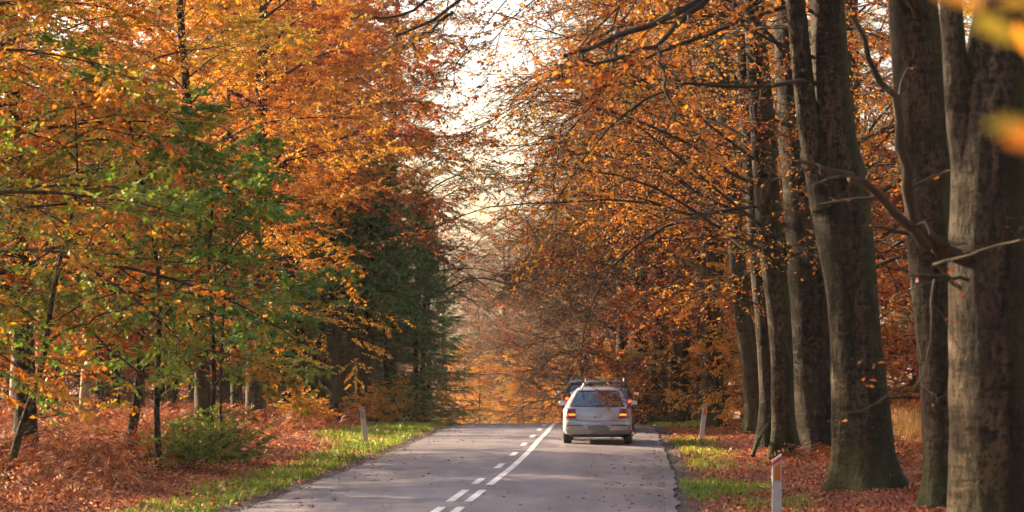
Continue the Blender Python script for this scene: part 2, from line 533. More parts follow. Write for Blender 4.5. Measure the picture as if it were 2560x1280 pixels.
def blades(X, Y, Z, h, w, lean, rng):
    n = len(X)
    az = rng.uniform(0, 2 * np.pi, n)
    d = np.stack([np.cos(az), np.sin(az), np.zeros(n)], 1)
    s = np.stack([-np.sin(az), np.cos(az), np.zeros(n)], 1)
    P = np.stack([X, Y, Z - 0.01], 1)
    up = np.array([0, 0, 1.0])
    h = h[:, None]; w = w[:, None]; L = (lean * rng.random(n))[:, None]
    a = P - s * w; b = P + s * w
    m = P + up * h * 0.6 + d * L * h * 0.35
    c = m - s * w * 0.75; e = m + s * w * 0.75
    tip = P + up * h * (1 - 0.25 * L) + d * L * h
    V = np.stack([a, b, e, c, tip], 1).reshape(-1, 3)
    i = np.arange(n)[:, None] * 5
    return V, i + np.array([[0, 1, 2, 3]]), i + np.array([[3, 2, 4]])


def build_grass():
    r = np.random.default_rng(21)
    X, Y, Z = scatter(340000, (-7, 8), (28, 102), lambda x, y: grass_mask(x, y) ** 1.2, 8, 1.35)
    n = len(X)
    h = r.uniform(0.05, 0.14, n) * (1 + 0.5 * vnoise(X, Y, 0.6, 31))
    V, Q, T = blades(X, Y, Z, h, r.uniform(0.005, 0.011, n) * (0.6 + Y / 70), 0.9, r)
    hue = np.clip(0.42 + 0.2 * r.normal(size=n) + 0.25 * vnoise(X, Y, 1.5, 33) + 0.18 * smooth(44, 50, Y) * (X > 0), 0, 1)
    o = obj('verge_grass', mesh_np('verge_grass', V, Q, T, {'hue': np.repeat(hue, 5)}), M['grass'])
    tag(o, 'short green grass growing along both road verges', 'grass', kind='stuff')
    # tall dry grass behind the trunks on the right and among the bracken
    def keep(x, y):
        return np.clip(np.exp(-((x - 10.2) / 1.1) ** 2 - ((y - 60) / 4.5) ** 2), 0, 1)
    X, Y, Z = scatter(60000, (-8, 13), (52, 76), keep, 9)
    n = len(X)
    V, Q, T = blades(X, Y, Z, r.uniform(0.3, 1.25, n), r.uniform(0.003, 0.007, n), 1.5, r)
    o = obj('dry_grass', mesh_np('dry_grass', V, Q, T, {'hue': np.repeat(r.random(n), 5)}), M['straw'])
    tag(o, 'tall straw yellow dry grass standing behind the roadside trees', 'grass', kind='stuff')


def build_gravel():
    r = np.random.default_rng(4)
    n = 9000
    Y = 28 + 68 * r.random(n) ** 1.5
    side = np.where(r.random(n) < 0.55, -1, 1)
    O = side * (HW + r.normal(0.14, 0.13, n))
    X = cx(Y) + O
    Z = np.where(np.abs(O) < HW, base_z(Y) + 0.02, gz(X, Y))
    s = r.uniform(0.008, 0.024, n)
    base = np.array([[1, 0, 0], [-1, 0, 0], [0, 1, 0], [0, -1, 0], [0, 0, 1], [0, 0, -1]], float)
    V = (base[None] * s[:, None, None] * r.uniform(0.6, 1.3, (n, 6, 1)) + np.stack([X, Y, Z], 1)[:, None]).reshape(-1, 3)
    T = np.array([[0, 2, 4], [2, 1, 4], [1, 3, 4], [3, 0, 4]])
    T = (np.arange(n)[:, None, None] * 6 + T[None]).reshape(-1, 3)
    o = obj('edge_gravel', mesh_np('edge_gravel', V, None, T), plain('gravel', (0.14, 0.125, 0.12), 0.9, noise=0.7, nscale=40))
    tag(o, 'dark loose gravel crumbling along the asphalt edges', 'gravel', kind='stuff')


def fern_fronds(P, az, L, rng, npin=9):
    """arching bracken fronds: P (B,3) foot, azimuth, length"""
    B = len(P)
    ns = npin + 1
    t = np.linspace(0, 1, ns)[None]
    e0 = rng.uniform(0.75, 1.35, (B, 1)); e1 = e0 - rng.uniform(0.9, 1.9, (B, 1))
    el = e0 + (e1 - e0) * t
    a = az[:, None] + rng.normal(0, 0.25, (B, 1)) * t
    st = (L / npin)[:, None]
    dx = np.cos(el) * np.cos(a) * st; dy = np.cos(el) * np.sin(a) * st; dz = np.sin(el) * st
    C = P[:, None] + np.cumsum(np.stack([dx, dy, dz], -1), 1)
    D = np.stack([dx, dy, dz], -1) / st[..., None]
    up = np.array([0, 0, 1.0])
    S = np.cross(D, up + 0.35 * rng.normal(size=(B, 1, 3))); S /= np.linalg.norm(S, axis=-1, keepdims=True)
    Vs, hue = [], []
    h0 = rng.normal(0.5, 0.23, B)
    prof = np.clip(np.sin(np.pi * np.clip(t * 0.86 + 0.1, 0, 1)) ** 0.8, 0.1, 1)
    for sgn in (-1, 1):
        plen = (0.27 * L[:, None] * prof * rng.uniform(0.7, 1.2, (B, ns)))[:, 1:, None]
        c = C[:, 1:]; d = D[:, 1:]; s = S[:, 1:] * sgn
        dirp = s + 0.35 * d + np.array([0, 0, -1]) * rng.uniform(0.05, 0.75, (B, ns - 1, 1))
        dirp /= np.linalg.norm(dirp, axis=-1, keepdims=True)
        w = d * plen * 0.15
        q = np.stack([c - w * 0.7, c + w * 0.7, c + dirp * plen * 0.6 + w, c + dirp * plen - w * 0.2], 2)
        Vs.append(q.reshape(-1, 3)); hue.append(np.repeat(h0, (ns - 1) * 4) + 0.10 * np.repeat(rng.normal(size=B * (ns - 1)), 4))
    # the stalk as a thin ribbon
    w = S * 0.006
    rb = np.stack([C[:, :-1] - w[:, :-1], C[:, :-1] + w[:, :-1], C[:, 1:] + w[:, 1:], C[:, 1:] - w[:, 1:]], 2)
    Vs.append(rb.reshape(-1, 3)); hue.append(np.repeat(h0 * 0.6, (ns - 1) * 4))
    return np.concatenate(Vs), np.clip(np.concatenate(hue), 0, 0.97)


def bracken_edge(Y):
    """left limit of the open verge: bracken grows beyond it"""
    return np.interp(Y, [28, 35, 45, 57, 62, 66, 72, 80], [-6.6, -6.3, -6.4, -6.0, -5.4, -4.7, -4.9, -4.6])


def build_bracken():
    r = np.random.default_rng(31)
    X, Y, Z = scatter(16500, (-19, -3.5), (30, 82), lambda x, y: smooth(0.0, 0.5, bracken_edge(y) - x + 0.5 * vnoise(x, y, 1.1, 41)) * (0.72 + .4 * vnoise(x, y, 2, 43)), 17, 1.25)
    n = len(X)
    far = smooth(45, 75, Y)
    L = r.uniform(0.30, 0.68, n) * (0.86 + 0.25 * vnoise(X, Y, 2.2, 44))
    V, h = fern_fronds(np.stack([X, Y, Z - 0.02 + r.uniform(0, 0.62, n) * (0.75 + 0.5 * vnoise(X, Y, 1.6, 47)) * smooth(-0.2, 1.4, bracken_edge(Y) - X)], 1), r.uniform(0, 2 * np.pi, n), L, r, 7)
    o = obj('bracken', mesh_np('bracken', V, np.arange(len(V)).reshape(-1, 4), attrs={'hue': h}), M['bracken'])
    tag(o, 'rust brown dead bracken filling the ground left of the road', 'bracken', kind='stuff')
    def keep(x, y):
        return np.clip(np.exp(-((x - 6.7) / 0.75) ** 2 - ((y - 46.5) / 2.5) ** 2) + np.exp(-((x - 9.2) / 1.3) ** 2 - ((y - 50) / 8) ** 2) + 0.8 * np.exp(-((x - 7.2) / 0.8) ** 2 - ((y - 40) / 5) ** 2), 0, 1)
    X, Y, Z = scatter(3600, (4.6, 13), (34, 66), keep, 18)
    n = len(X)
    V, h = fern_fronds(np.stack([X, Y, Z], 1), r.uniform(0, 2 * np.pi, n), r.uniform(0.35, 0.75, n), r, 8)
    o = obj('bracken', mesh_np('bracken', V, np.arange(len(V)).reshape(-1, 4), attrs={'hue': h}), M['bracken'])
    tag(o, 'low rust bracken between the big trunks on the right', 'bracken', kind='stuff')


build_litter()
build_grass()
build_gravel()
build_bracken()


# ---------------------------------------------------------------- tree generator
def unit(v): return v / (np.linalg.norm(v, axis=-1, keepdims=True) + 1e-9)


class Geo:
    def __init__(self): self.V, self.Q, self.n = [], [], 0

    def add(self, V, Q):
        self.V.append(V.reshape(-1, 3)); self.Q.append(Q.reshape(-1, 4) + self.n); self.n += V.size // 3

    def tubes(self, P, r, k):
        """P (B,N,3) centre lines, r (B,N) radii, k sides"""
        P = np.asarray(P, float); r = np.asarray(r, float)
        B, N, _ = P.shape
        T = unit(np.gradient(P, axis=1))
        mean = np.abs(unit(P[:, -1] - P[:, 0]))
        ref = np.eye(3)[np.argmin(mean, axis=1)][:, None]
        A = unit(np.cross(T, ref)); C = np.cross(T, A)
        th = np.arange(k) / k * 2 * np.pi
        V = P[:, :, None] + r[:, :, None, None] * (np.cos(th)[None, None, :, None] * A[:, :, None] + np.sin(th)[None, None, :, None] * C[:, :, None])
        b = np.arange(B)[:, None, None] * N * k + np.arange(N - 1)[None, :, None] * k
        j = np.arange(k)[None, None]; j2 = (j + 1) % k
        Q = np.stack([b + j, b + j2, b + k + j2, b + k + j], -1)
        self.add(V, Q)

    def mesh(self, name, **kw):
        return mesh_np(name, np.concatenate(self.V), np.concatenate(self.Q), smooth_shade=True, **kw)


def grow(p, d, L, N, jit, trop, rng):
    """random-walk branches; trop (3,) or (B,3) or callable(t) is added to the direction at every step"""
    B = len(p)
    d = unit(d)
    out = [p]
    st = (L / (N - 1))[:, None]
    for i in range(N - 1):
        tr = trop(i / (N - 2 + 1e-6)) if callable(trop) else trop
        d = unit(d + jit * rng.normal(size=(B, 3)) + tr)
        p = p + d * st
        out.append(p)
    return np.stack(out, 1)


def children(P, m, t0, t1, ang, rng, updown=0.25, flat=1.0):
    """m children per path: start points, directions, parameter t, parent index"""
    B, N, _ = P.shape
    t = t0 + (t1 - t0) * (np.arange(m)[None] + rng.random((B, m))) / m
    f = t * (N - 1); i = np.clip(f.astype(int), 0, N - 2); f = f - i
    bi = np.arange(B)[:, None]
    p = P[bi, i] * (1 - f[..., None]) + P[bi, i + 1] * f[..., None]
    T = unit(P[bi, i + 1] - P[bi, i])
    up = np.array([0, 0, 1.0])
    side = np.cross(T, up)
    nrm = np.linalg.norm(side, axis=-1, keepdims=True)
    rnd = rng.normal(size=side.shape)
    side = np.where(nrm < 0.35, np.cross(T, rnd), side)
    side = unit(side)
    sg = np.where((np.arange(m)[None] + rng.integers(0, 2, (B, 1))) % 2 == 0, 1.0, -1.0)[..., None]
    a = ang * rng.uniform(0.7, 1.3, (B, m, 1))
    d = np.cos(a) * T + np.sin(a) * sg * side * flat + updown * rng.normal(size=(B, m, 1)) * up + 0.15 * rng.normal(size=T.shape)
    return p.reshape(-1, 3), unit(d.reshape(-1, 3)), t.reshape(-1), np.repeat(np.arange(B), m)


def leaves_on(P, m, size, rng, hang=0.35, spread=0.75, hue0=None, huevar=0.12, t0=0.1, drop=0.0):
    """m leaves along every path; returns V, Q, hue"""
    p, d, t, pi = children(P, m, t0, 1.0, 0.9, rng, 0.3)
    k = rng.random(len(p)) >= drop
    p, d, pi = p[k], d[k], pi[k]
    n = len(p)
    d = d + np.array([0, 0, -hang]) * rng.random((n, 1))
    N = np.array([0, 0, 1.0]) + spread * rng.normal(size=(n, 3))
    V, Q = leaf_quads(p, d, N, size * rng.uniform(0.7, 1.25, n))
    h = (hue0[pi] if hue0 is not None else 0.5) + huevar * rng.normal(size=n)
    return V, Q, np.repeat(np.clip(h, 0, 1), 4)


def trunk_mesh(name, path, rad, k=28, flare=0.55, seed=0, step=0.14, lobes=5, wob=0.05, extra=()):
    """tapered, slightly fluted trunk with a root flare; extra = further (path, rad) stems of the same tree"""
    rng = np.random.default_rng(seed)
    g = Geo()
    for s, (pp, rr) in enumerate([(path, rad)] + list(extra)):
        pp = np.asarray(pp, float); rr = np.asarray(rr, float)
        L = np.concatenate([[0], np.cumsum(np.linalg.norm(np.diff(pp, axis=0), axis=1))])
        n = max(6, int(L[-1] / step))
        u = np.linspace(0, L[-1], n)
        C = np.stack([np.interp(u, L, pp[:, i]) for i in range(3)], 1)
        kk = np.hanning(9); kk /= kk.sum()
        Cs = np.stack([np.convolve(np.pad(C[:, i], 4, 'reflect', reflect_type='odd'), kk, 'valid') for i in range(3)], 1)
        Rr = np.interp(u, L, rr)
        th = np.arange(k) / k * 2 * np.pi
        T = unit(np.gradient(Cs, axis=0))
        A = unit(np.cross(T, np.array([0, 1.0, 0])))
        B = np.cross(T, A)
        ph = rng.uniform(0, 6.28, 4)
        zrel = Cs[:, 2] - pp[0, 2]
        fl = ((0.75 * np.exp(-np.clip(zrel, 0, 99) / 0.26) + 0.4 * np.exp(-np.clip(zrel, 0, 99) / 0.9)) * flare if s == 0 else np.zeros(n))[:, None]
        m = 1 + fl * (1 + 0.7 * np.cos(lobes * th + ph[0])[None] + 0.35 * np.cos(3 * th + ph[1])[None])
        m += wob * np.cos(2 * th[None] + ph[2] + zrel[:, None] * 0.25) + 0.5 * wob * np.cos(5 * th[None] + ph[3] + zrel[:, None] * 0.12)
        m += 0.03 * vnoise(th[None] * 3 + 7, zrel[:, None] * 1.5 + th[None] * 0, 1.0, seed + 5) + 0.022 * vnoise(th[None] * 4 + zrel[:, None] * 0, zrel[:, None] + th[None] * 0, 0.5, seed)
        rad_ = Rr[:, None] * m
        V = Cs[:, None] + rad_[..., None] * (np.cos(th)[None, :, None] * A[:, None] + np.sin(th)[None, :, None] * B[:, None])
        i = np.arange(n - 1)[:, None] * k; j = np.arange(k)[None]; j2 = (j + 1) % k
        g.add(V, np.stack([i + j, i + j2, i + k + j2, i + k + j], -1))
    return g.mesh(name)


def straight_trunk(H, r, lean, rng, n=9, base_sink=0.25):
    z = np.concatenate([[-base_sink], np.linspace(0.3, H, n)])
    t = np.clip(z / H, 0, 1)
    x = lean[0] * t ** 1.2 * H + np.cumsum(rng.normal(0, 0.012 * H / n * 2, n + 1)); y = lean[1] * t ** 1.2 * H + np.cumsum(rng.normal(0, 0.012 * H / n * 2, n + 1))
    P = np.stack([x - x[0], y - y[0], z], 1)
    return P, r * (1 - 0.85 * t) + 0.006


def at_height(P, r, z):
    return np.stack([np.interp(z, P[:, 2], P[:, i]) for i in range(3)], -1), np.interp(z, P[:, 2], r)


def branching(limbs, lr, rng, nb=11, nt=8, nl=10, blen=0.5, tlen=0.75, leaf=0.09, drop=0.0, tw_jit=0.16, droop2=-0.05,
              hue=(0.5, 0.16), t0b=0.18, br_sides=4, lvl_hue=None, hang=0.35, tw_seg=3, limb_sides=6, leaf_spread=0.75, twr=0.0045):
    """limbs (B,N,3) with radii -> branches, twigs and leaves as two geometry sets"""
    g = Geo(); lf = Geo(); hues = []
    g.tubes(limbs, lr, limb_sides)
    B, N, _ = limbs.shape
    Ll = np.linalg.norm(np.diff(limbs, axis=1), axis=2).sum(1)
    p, d, t, pi = children(limbs, nb, t0b, 1.0, 0.85, rng, 0.22)
    bl = Ll[pi] * blen * (1.05 - 0.75 * t) * rng.uniform(0.6, 1.25, len(p)) + 0.25
    br = grow(p, d, bl, 7, 0.13, np.array([0, 0, droop2]), rng)
    r0 = np.clip(np.interp(t, [0, 1], [1, 1]) * lr[pi, 0] * (1 - 0.8 * t) * 0.45, 0.007, 0.05)
    g.tubes(br, r0[:, None] * np.linspace(1, 0.28, 7)[None], br_sides)
    lim_h = rng.normal(hue[0], hue[1], B) if lvl_hue is None else lvl_hue
    bh = lim_h[pi] + rng.normal(0, hue[1] * 0.55, len(p))
    p2, d2, t2, pi2 = children(br, nt, 0.12, 1.0, 0.8, rng, 0.2)
    tl = tlen * (1.1 - 0.6 * t2) * rng.uniform(0.5, 1.35, len(p2)) * np.clip(bl[pi2] / 1.6, 0.45, 1.3)
    tw = grow(p2, d2, tl, tw_seg, tw_jit, np.array([0, 0, droop2 * 0.8]), rng)
    g.tubes(tw, twr * np.linspace(1, 0.45, tw_seg)[None] * rng.uniform(0.8, 1.4, (len(p2), 1)), 3)
    V, Q, h = leaves_on(tw, nl, leaf, rng, hang, leaf_spread, bh[pi2], 0.11, 0.1, drop)
    lf.add(V, Q); hues.append(h)
    V, Q, h = leaves_on(br, max(3, nl // 2), leaf, rng, hang, leaf_spread, bh, 0.11, 0.35, drop)
    lf.add(V, Q); hues.append(h)
    return g, lf, np.concatenate(hues)


def make_limbs(P, r, n, z0, z1, len0, len1, el0, el1, rng, N=10, az=None, azspread=math.pi, droop=-0.045, jit=0.07, rk=0.42):
    """n limbs on the trunk between heights z0 and z1; length and start elevation run from low to high"""
    u = (np.arange(n) + rng.random(n)) / n
    z = z0 + (z1 - z0) * u
    p, rr = at_height(P, r, z)
    a = (np.arange(n) * 2.39996 + rng.normal(0, 0.4, n)) if az is None else az + azspread * rng.uniform(-1, 1, n)
    el = el0 + (el1 - el0) * u + rng.normal(0, 0.12, n)
    d = np.stack([np.cos(el) * np.cos(a), np.cos(el) * np.sin(a), np.sin(el)], 1)
    L = (len0 + (len1 - len0) * u) * rng.uniform(0.75, 1.2, n)
    trop = lambda t: np.array([0, 0, droop * (0.4 + 1.6 * t)])
    limbs = grow(p, d, L, N, jit, trop, rng)
    lr = np.clip(rr * rk, 0.02, 0.14)[:, None] * np.linspace(1, 0.14, N)[None] * (L / L.max())[:, None] ** 0.5
    return limbs, lr


VAR = {}


def variant(name, P, r, g, lf, hue, seed, k=16, flare=0.45):
    tm = trunk_mesh(name + '_trunk', P, r, k=k, flare=flare, seed=seed, step=0.3)
    bm = g.mesh(name + '_branches')
    cm = lf.mesh(name + '_crown', attrs={'hue': hue})
    VAR[name] = (tm, bm, cm)
    return VAR[name]


def plant(vname, kind, x, y, rz, s, leafm, barkm, twigm, label, cat='tree', group=None, z=None, sz=1.0, lean=0.0):
    """a copy of a tree variant as a thing with its own trunk, branches and crown"""
    tm, bm, cm = VAR[vname]
    root = empty(kind, (x, y, float(gz(x, y)) - 0.03 if z is None else z), rz)
    root.scale = (s, s, s * sz)
    if lean: root.rotation_euler = (0, lean, rz)
    tag(root, label, cat, group)
    for nm, me, mt in (('trunk', tm, barkm), ('boughs', bm, twigm), ('crown', cm, leafm)) if tm else (('stems', bm, twigm), ('foliage', cm, leafm)):
        if me is None: continue
        if not me.materials: me.materials.append(M[mt])
        o = bpy.data.objects.new(nm, me)
        COL.objects.link(o)
        o.parent = root
        o.material_slots[0].link = 'OBJECT'
        o.material_slots[0].material = M[mt]
    return root


def build_variants():
    # bushy roadside beech, branched to the ground
    for i, sd_ in enumerate((101, 102)):
        r = np.random.default_rng(sd_)
        P, rr = straight_trunk(15.5, 0.24, (r.normal(0, .03), r.normal(0, .03)), r)
        limbs, lr = make_limbs(P, rr, 54, 2.7, 14.8, 6.3, 2.2, 0.38, 0.75, r, droop=-0.06, rk=0.3)
        g, lf, h = branching(limbs, lr, r, nb=12, nt=8, nl=14, leaf=0.090, hue=(0.52, 0.17), tw_seg=2, leaf_spread=0.55)
        variant(f'beech_{i}', P, rr, g, lf, h, sd_)
    # beech with a high crown, bare stem below
    for i, sd_ in enumerate((106, 107)):
        r = np.random.default_rng(sd_)
        P, rr = straight_trunk(15.5, 0.22, (0.03, r.normal(0, .03)), r)
        limbs, lr = make_limbs(P, rr, 46, 6.3, 14.8, 5.8, 2.4, 0.35, 0.8, r, droop=-0.062, rk=0.3)
        g, lf, h = branching(limbs, lr, r, nb=12, nt=8, nl=13, leaf=0.10, hue=(0.48, 0.17), tw_seg=2, leaf_spread=0.55)
        variant(f'high_{i}', P, rr, g, lf, h, sd_)
    # tall thin-leaved beech with long boughs (right side of the road)
    for i, sd_ in enumerate((111,)):
        r = np.random.default_rng(sd_)
        P, rr = straight_trunk(19, 0.36, (-0.03, r.normal(0, .02)), r)
        limbs, lr = make_limbs(P, rr, 34, 4.0, 18, 7.2, 3.0, 0.45, 0.8, r, N=12, droop=-0.055, jit=0.13, rk=0.26)
        g, lf, h = branching(limbs, lr, r, nb=13, nt=9, nl=8, leaf=0.095, drop=0.42, hue=(0.42, 0.14), tw_jit=0.28, droop2=-0.06, twr=0.009)
        variant(f'tall_{i}', P, rr, g, lf, h, sd_, k=20)
    # far trees: coarser leaves and twigs
    for i, sd_ in enumerate((121, 122)):
        r = np.random.default_rng(sd_)
        P, rr = straight_trunk(17, 0.34, (r.normal(0, .06), 0), r)
        limbs, lr = make_limbs(P, rr, 44, 2.2, 15, 6.8, 5.0, 0.35, 1.15, r, N=11, droop=-0.06, jit=0.17, rk=0.34)
        g, lf, h = branching(limbs, lr, r, nb=13, nt=9, nl=6, leaf=0.13, drop=0.5, hue=(0.45, 0.15), tw_seg=3, twr=0.014, br_sides=3)
        variant(f'far_{i}', P, rr, g, lf, h, sd_, k=10)
    # saplings with large leaves in flat layers
    for i, sd_ in enumerate((131, 132, 133)):
        r = np.random.default_rng(sd_)
        P, rr = straight_trunk(6.5, 0.055, (r.normal(0.07, .04), r.normal(0, .03)), r, 7)
        P[:, 0] += 0.22 * np.sin(P[:, 2] * r.uniform(0.7, 1.1) + r.uniform(0, 6)) * np.clip(P[:, 2] / 2, 0, 1)
        limbs, lr = make_limbs(P, rr, 17, 1.4, 6.2, 3.3, 1.3, 0.5, 0.7, r, N=9, droop=-0.055, jit=0.12, rk=0.5)
        g, lf, h = branching(limbs, lr, r, nb=8, nt=6, nl=8, leaf=0.125, blen=0.42, tlen=0.6, hue=(0.5, 0.13), twr=0.004, leaf_spread=0.5)
        variant(f'sapling_{i}', P, rr, g, lf, h, sd_, k=10, flare=0.3)
    # many-stemmed bush
    r = np.random.default_rng(135)
    n = 26
    a = r.uniform(0, 6.28, n); el = r.uniform(0.6, 1.4, n)
    d = np.stack([np.cos(el) * np.cos(a), np.cos(el) * np.sin(a), np.sin(el)], 1)
    limbs = grow(r.normal(0, 0.12, (n, 3)) * [1, 1, 0], d, r.uniform(0.8, 1.5, n), 8, 0.1, np.array([0, 0, -0.03]), r)
    g, lf, h = branching(limbs, np.full((n, 8), 0.009) * np.linspace(1, .3, 8), r, nb=6, nt=4, nl=6, leaf=0.075, blen=0.4, tlen=0.35, hue=(0.55, 0.12))
    VAR['bush'] = (None, g.mesh('bush_stems'), lf.mesh('bush_leaves', attrs={'hue': h}))
    # young beech thicket tree: layered rust foliage close to the ground
    r = np.random.default_rng(141)
    P, rr = straight_trunk(9, 0.12, (0.02, 0), r)
    limbs, lr = make_limbs(P, rr, 40, 0.7, 8.7, 3.6, 1.3, 0.25, 0.6, r, N=9, droop=-0.035, jit=0.09)
    g, lf, h = branching(limbs, lr, r, nb=10, nt=7, nl=8, leaf=0.10, hue=(0.5, 0.15), leaf_spread=0.55)
    variant('young', P, rr, g, lf, h, 141, k=10, flare=0.3)
    # bare-stemmed conifer of the dark plantation: trunk, dead twigs, high crown
    r = np.random.default_rng(151)
    P, rr = straight_trunk(8.6, 0.15, (0.0, 0), r)
    limbs, lr = make_limbs(P, rr, 30, 2.0, 4.5, 1.4, 1.6, 0.1, 0.1, r, N=6, droop=-0.02, jit=0.06, rk=0.12)
    g = Geo(); g.tubes(limbs, lr, 4)
    limbs, lr = make_limbs(P, rr, 50, 3.6, 8.4, 2.3, 0.5, -0.05, 0.3, r, N=7, droop=-0.03, jit=0.04, rk=0.25)
    g.tubes(limbs, lr, 4)
    p, d, t, pi = children(limbs, 16, 0.1, 1, 0.8, r, 0.1)
    br = grow(p, d, 0.5 * (1.2 - 0.8 * t) + 0.1, 4, 0.08, np.array([0, 0, -0.08]), r)
    V, Q, h = leaves_on(br, 14, 0.14, r, 0.5, 0.9, None, 0.2)
    lf = Geo(); lf.add(V, Q)
    variant('stem_conifer', P, rr, g, lf, h, 151, k=12, flare=0.25)
    # spruce clothed to the ground
    for i, sd_ in enumerate((161, 162)):
        r = np.random.default_rng(sd_)
        P, rr = straight_trunk(12, 0.17, (0, 0), r)
        n = 120
        limbs, lr = make_limbs(P, rr, n, 0.35, 11.7, 3.3, 0.25, -0.12, 0.5, r, N=8, droop=-0.02, jit=0.045, rk=0.2)
        limbs[:, :, 2] += (np.linspace(0, 1, 8) ** 3 * 0.35)[None]
        g = Geo(); g.tubes(limbs, lr, 4)
        p, d, t, pi = children(limbs, 16, 0.12, 1, 0.75, r, 0.08)
        Ll = np.linalg.norm(limbs[:, -1] - limbs[:, 0], axis=1)[pi]
        br = grow(p, d, Ll * 0.28 * (1.15 - 0.85 * t) + 0.16, 5, 0.06, np.array([0, 0, -0.13]), r)
        g.tubes(br, np.full(br.shape[:2], 0.005), 3)
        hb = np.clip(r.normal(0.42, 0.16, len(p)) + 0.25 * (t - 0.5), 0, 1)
        V, Q, h = leaves_on(br, 22, 0.105, r, 0.35, 0.8, hb, 0.12, 0.0)
        # needles are slim: pull the side corners in
        W = V.reshape(-1, 4, 3); mid = (W[:, 1] + W[:, 3]) / 2
        W[:, 1] = mid + (W[:, 1] - mid) * 0.42; W[:, 3] = mid + (W[:, 3] - mid) * 0.42
        lf = Geo(); lf.add(W.reshape(-1, 3), Q)
        variant(f'spruce_{i}', P, rr, g, lf, h, sd_, k=10, flare=0.2)


build_variants()


# ---------------------------------------------------------------- the big beeches on the right, one by one
def px_path(pts, D):
    """[(x, y, width)] in photograph pixels -> centre line and radii at distance D"""
    P = np.array([px(x, y, D) for x, y, w in pts]); r = np.array([w / F * D / 2 for x, y, w in pts])
    return P, r


def near_tree(name, pts, D, label, seed, stems=(), boughs=(), auto=None, bark='bark_beech', leafm='leaf_beech', flare=0.5, kw=None, k=32, lobes=5, cat='tree', group='big beeches lining the right of the road', rise=7.0):
    """a tree whose trunk follows measured positions; boughs are measured centre lines, auto adds grown ones"""
    rng = np.random.default_rng(seed)
    P, r = px_path(pts, D)
    gzv = float(gz(P[0, 0], D)) - 0.12
    top = P[-1] + np.array([-0.04 * rise, 0.04 * rise, rise])
    P = np.vstack([[P[0, 0], P[0, 1], gzv], P[P[:, 2] > gzv + 0.05], top]); r = np.concatenate([[r[0]], r[-(len(P) - 2):], [r[-1] * 0.35]])
    root = empty(name, (P[0, 0], P[0, 1], gzv))
    tag(root, label, cat, group)
    off = P[0].copy()
    ex = []
    for st, dd in stems:
        a, b = px_path(st, D + dd)
        a = np.vstack([a, a[-1] + np.array([-0.6, 0.2, 6.0])]); b = np.concatenate([b, [b[-1] * 0.4]])
        ex.append((a - off, b))
    obj('trunk', trunk_mesh(name + '_trunk', P - off, r, k=k, seed=seed, flare=flare, extra=ex, lobes=lobes), M[bark], root)
    G, LV, H = [], [], []
    kw = kw or {}
    for bp, rad in boughs:                     # measured boughs: (x, y, D) points and start radius
        Q = np.array([px(*q) for q in bp])
        L = np.concatenate([[0], np.cumsum(np.linalg.norm(np.diff(Q, axis=0), axis=1))])
        n = 16
        u = np.linspace(0, L[-1], n)
        C = np.stack([np.interp(u, L, Q[:, i]) for i in range(3)], 1)
        kk = np.array([.25, .5, .25])
        for _ in range(2):
            C[1:-1] = C[:-2] * .25 + C[1:-1] * .5 + C[2:] * .25
        C += np.concatenate([[[0, 0, 0]], rng.normal(0, 0.025, (n - 1, 3))])
        rr = np.linspace(1, 0.25, n)[None] * rad
        g, lf, h = branching((C - off)[None], rr, rng, **{**dict(nb=9, nt=6, nl=5, drop=0.55, leaf=0.085, blen=0.26, tlen=0.6, tw_jit=0.25, droop2=-0.05, t0b=0.12, limb_sides=10, hue=(0.6, 0.12)), **kw.get('bough', {})})
        G.append(g); LV.append(lf); H.append(h)
    if auto:
        limbs, lr = make_limbs(P - off, r, rng=rng, **{**dict(rk=0.17), **auto, 'jit': 0.17})
        g, lf, h = branching(limbs, lr, rng, **{**dict(nb=12, nt=9, nl=7, drop=0.42, leaf=0.088, tw_jit=0.28, droop2=-0.06, hue=(0.5, 0.14), twr=0.007, blen=0.42), **kw.get('auto', {})})
        G.append(g); LV.append(lf); H.append(h)
    if G:
        gg, ll = Geo(), Geo()
        for g in G:
            for v, q in zip(g.V, g.Q): gg.V.append(v); gg.Q.append(q + gg.n)
            gg.n += g.n
        for g in LV:
            for v, q in zip(g.V, g.Q): ll.V.append(v); ll.Q.append(q + ll.n)
            ll.n += g.n
        obj('boughs', gg.mesh(name + '_boughs'), M['twig_green'], root)
        obj('crown', ll.mesh(name + '_crown', attrs={'hue': np.concatenate(H)}), M[leafm], root)
    return root


LEFTWARD = math.pi          # azimuth of -X, across the road


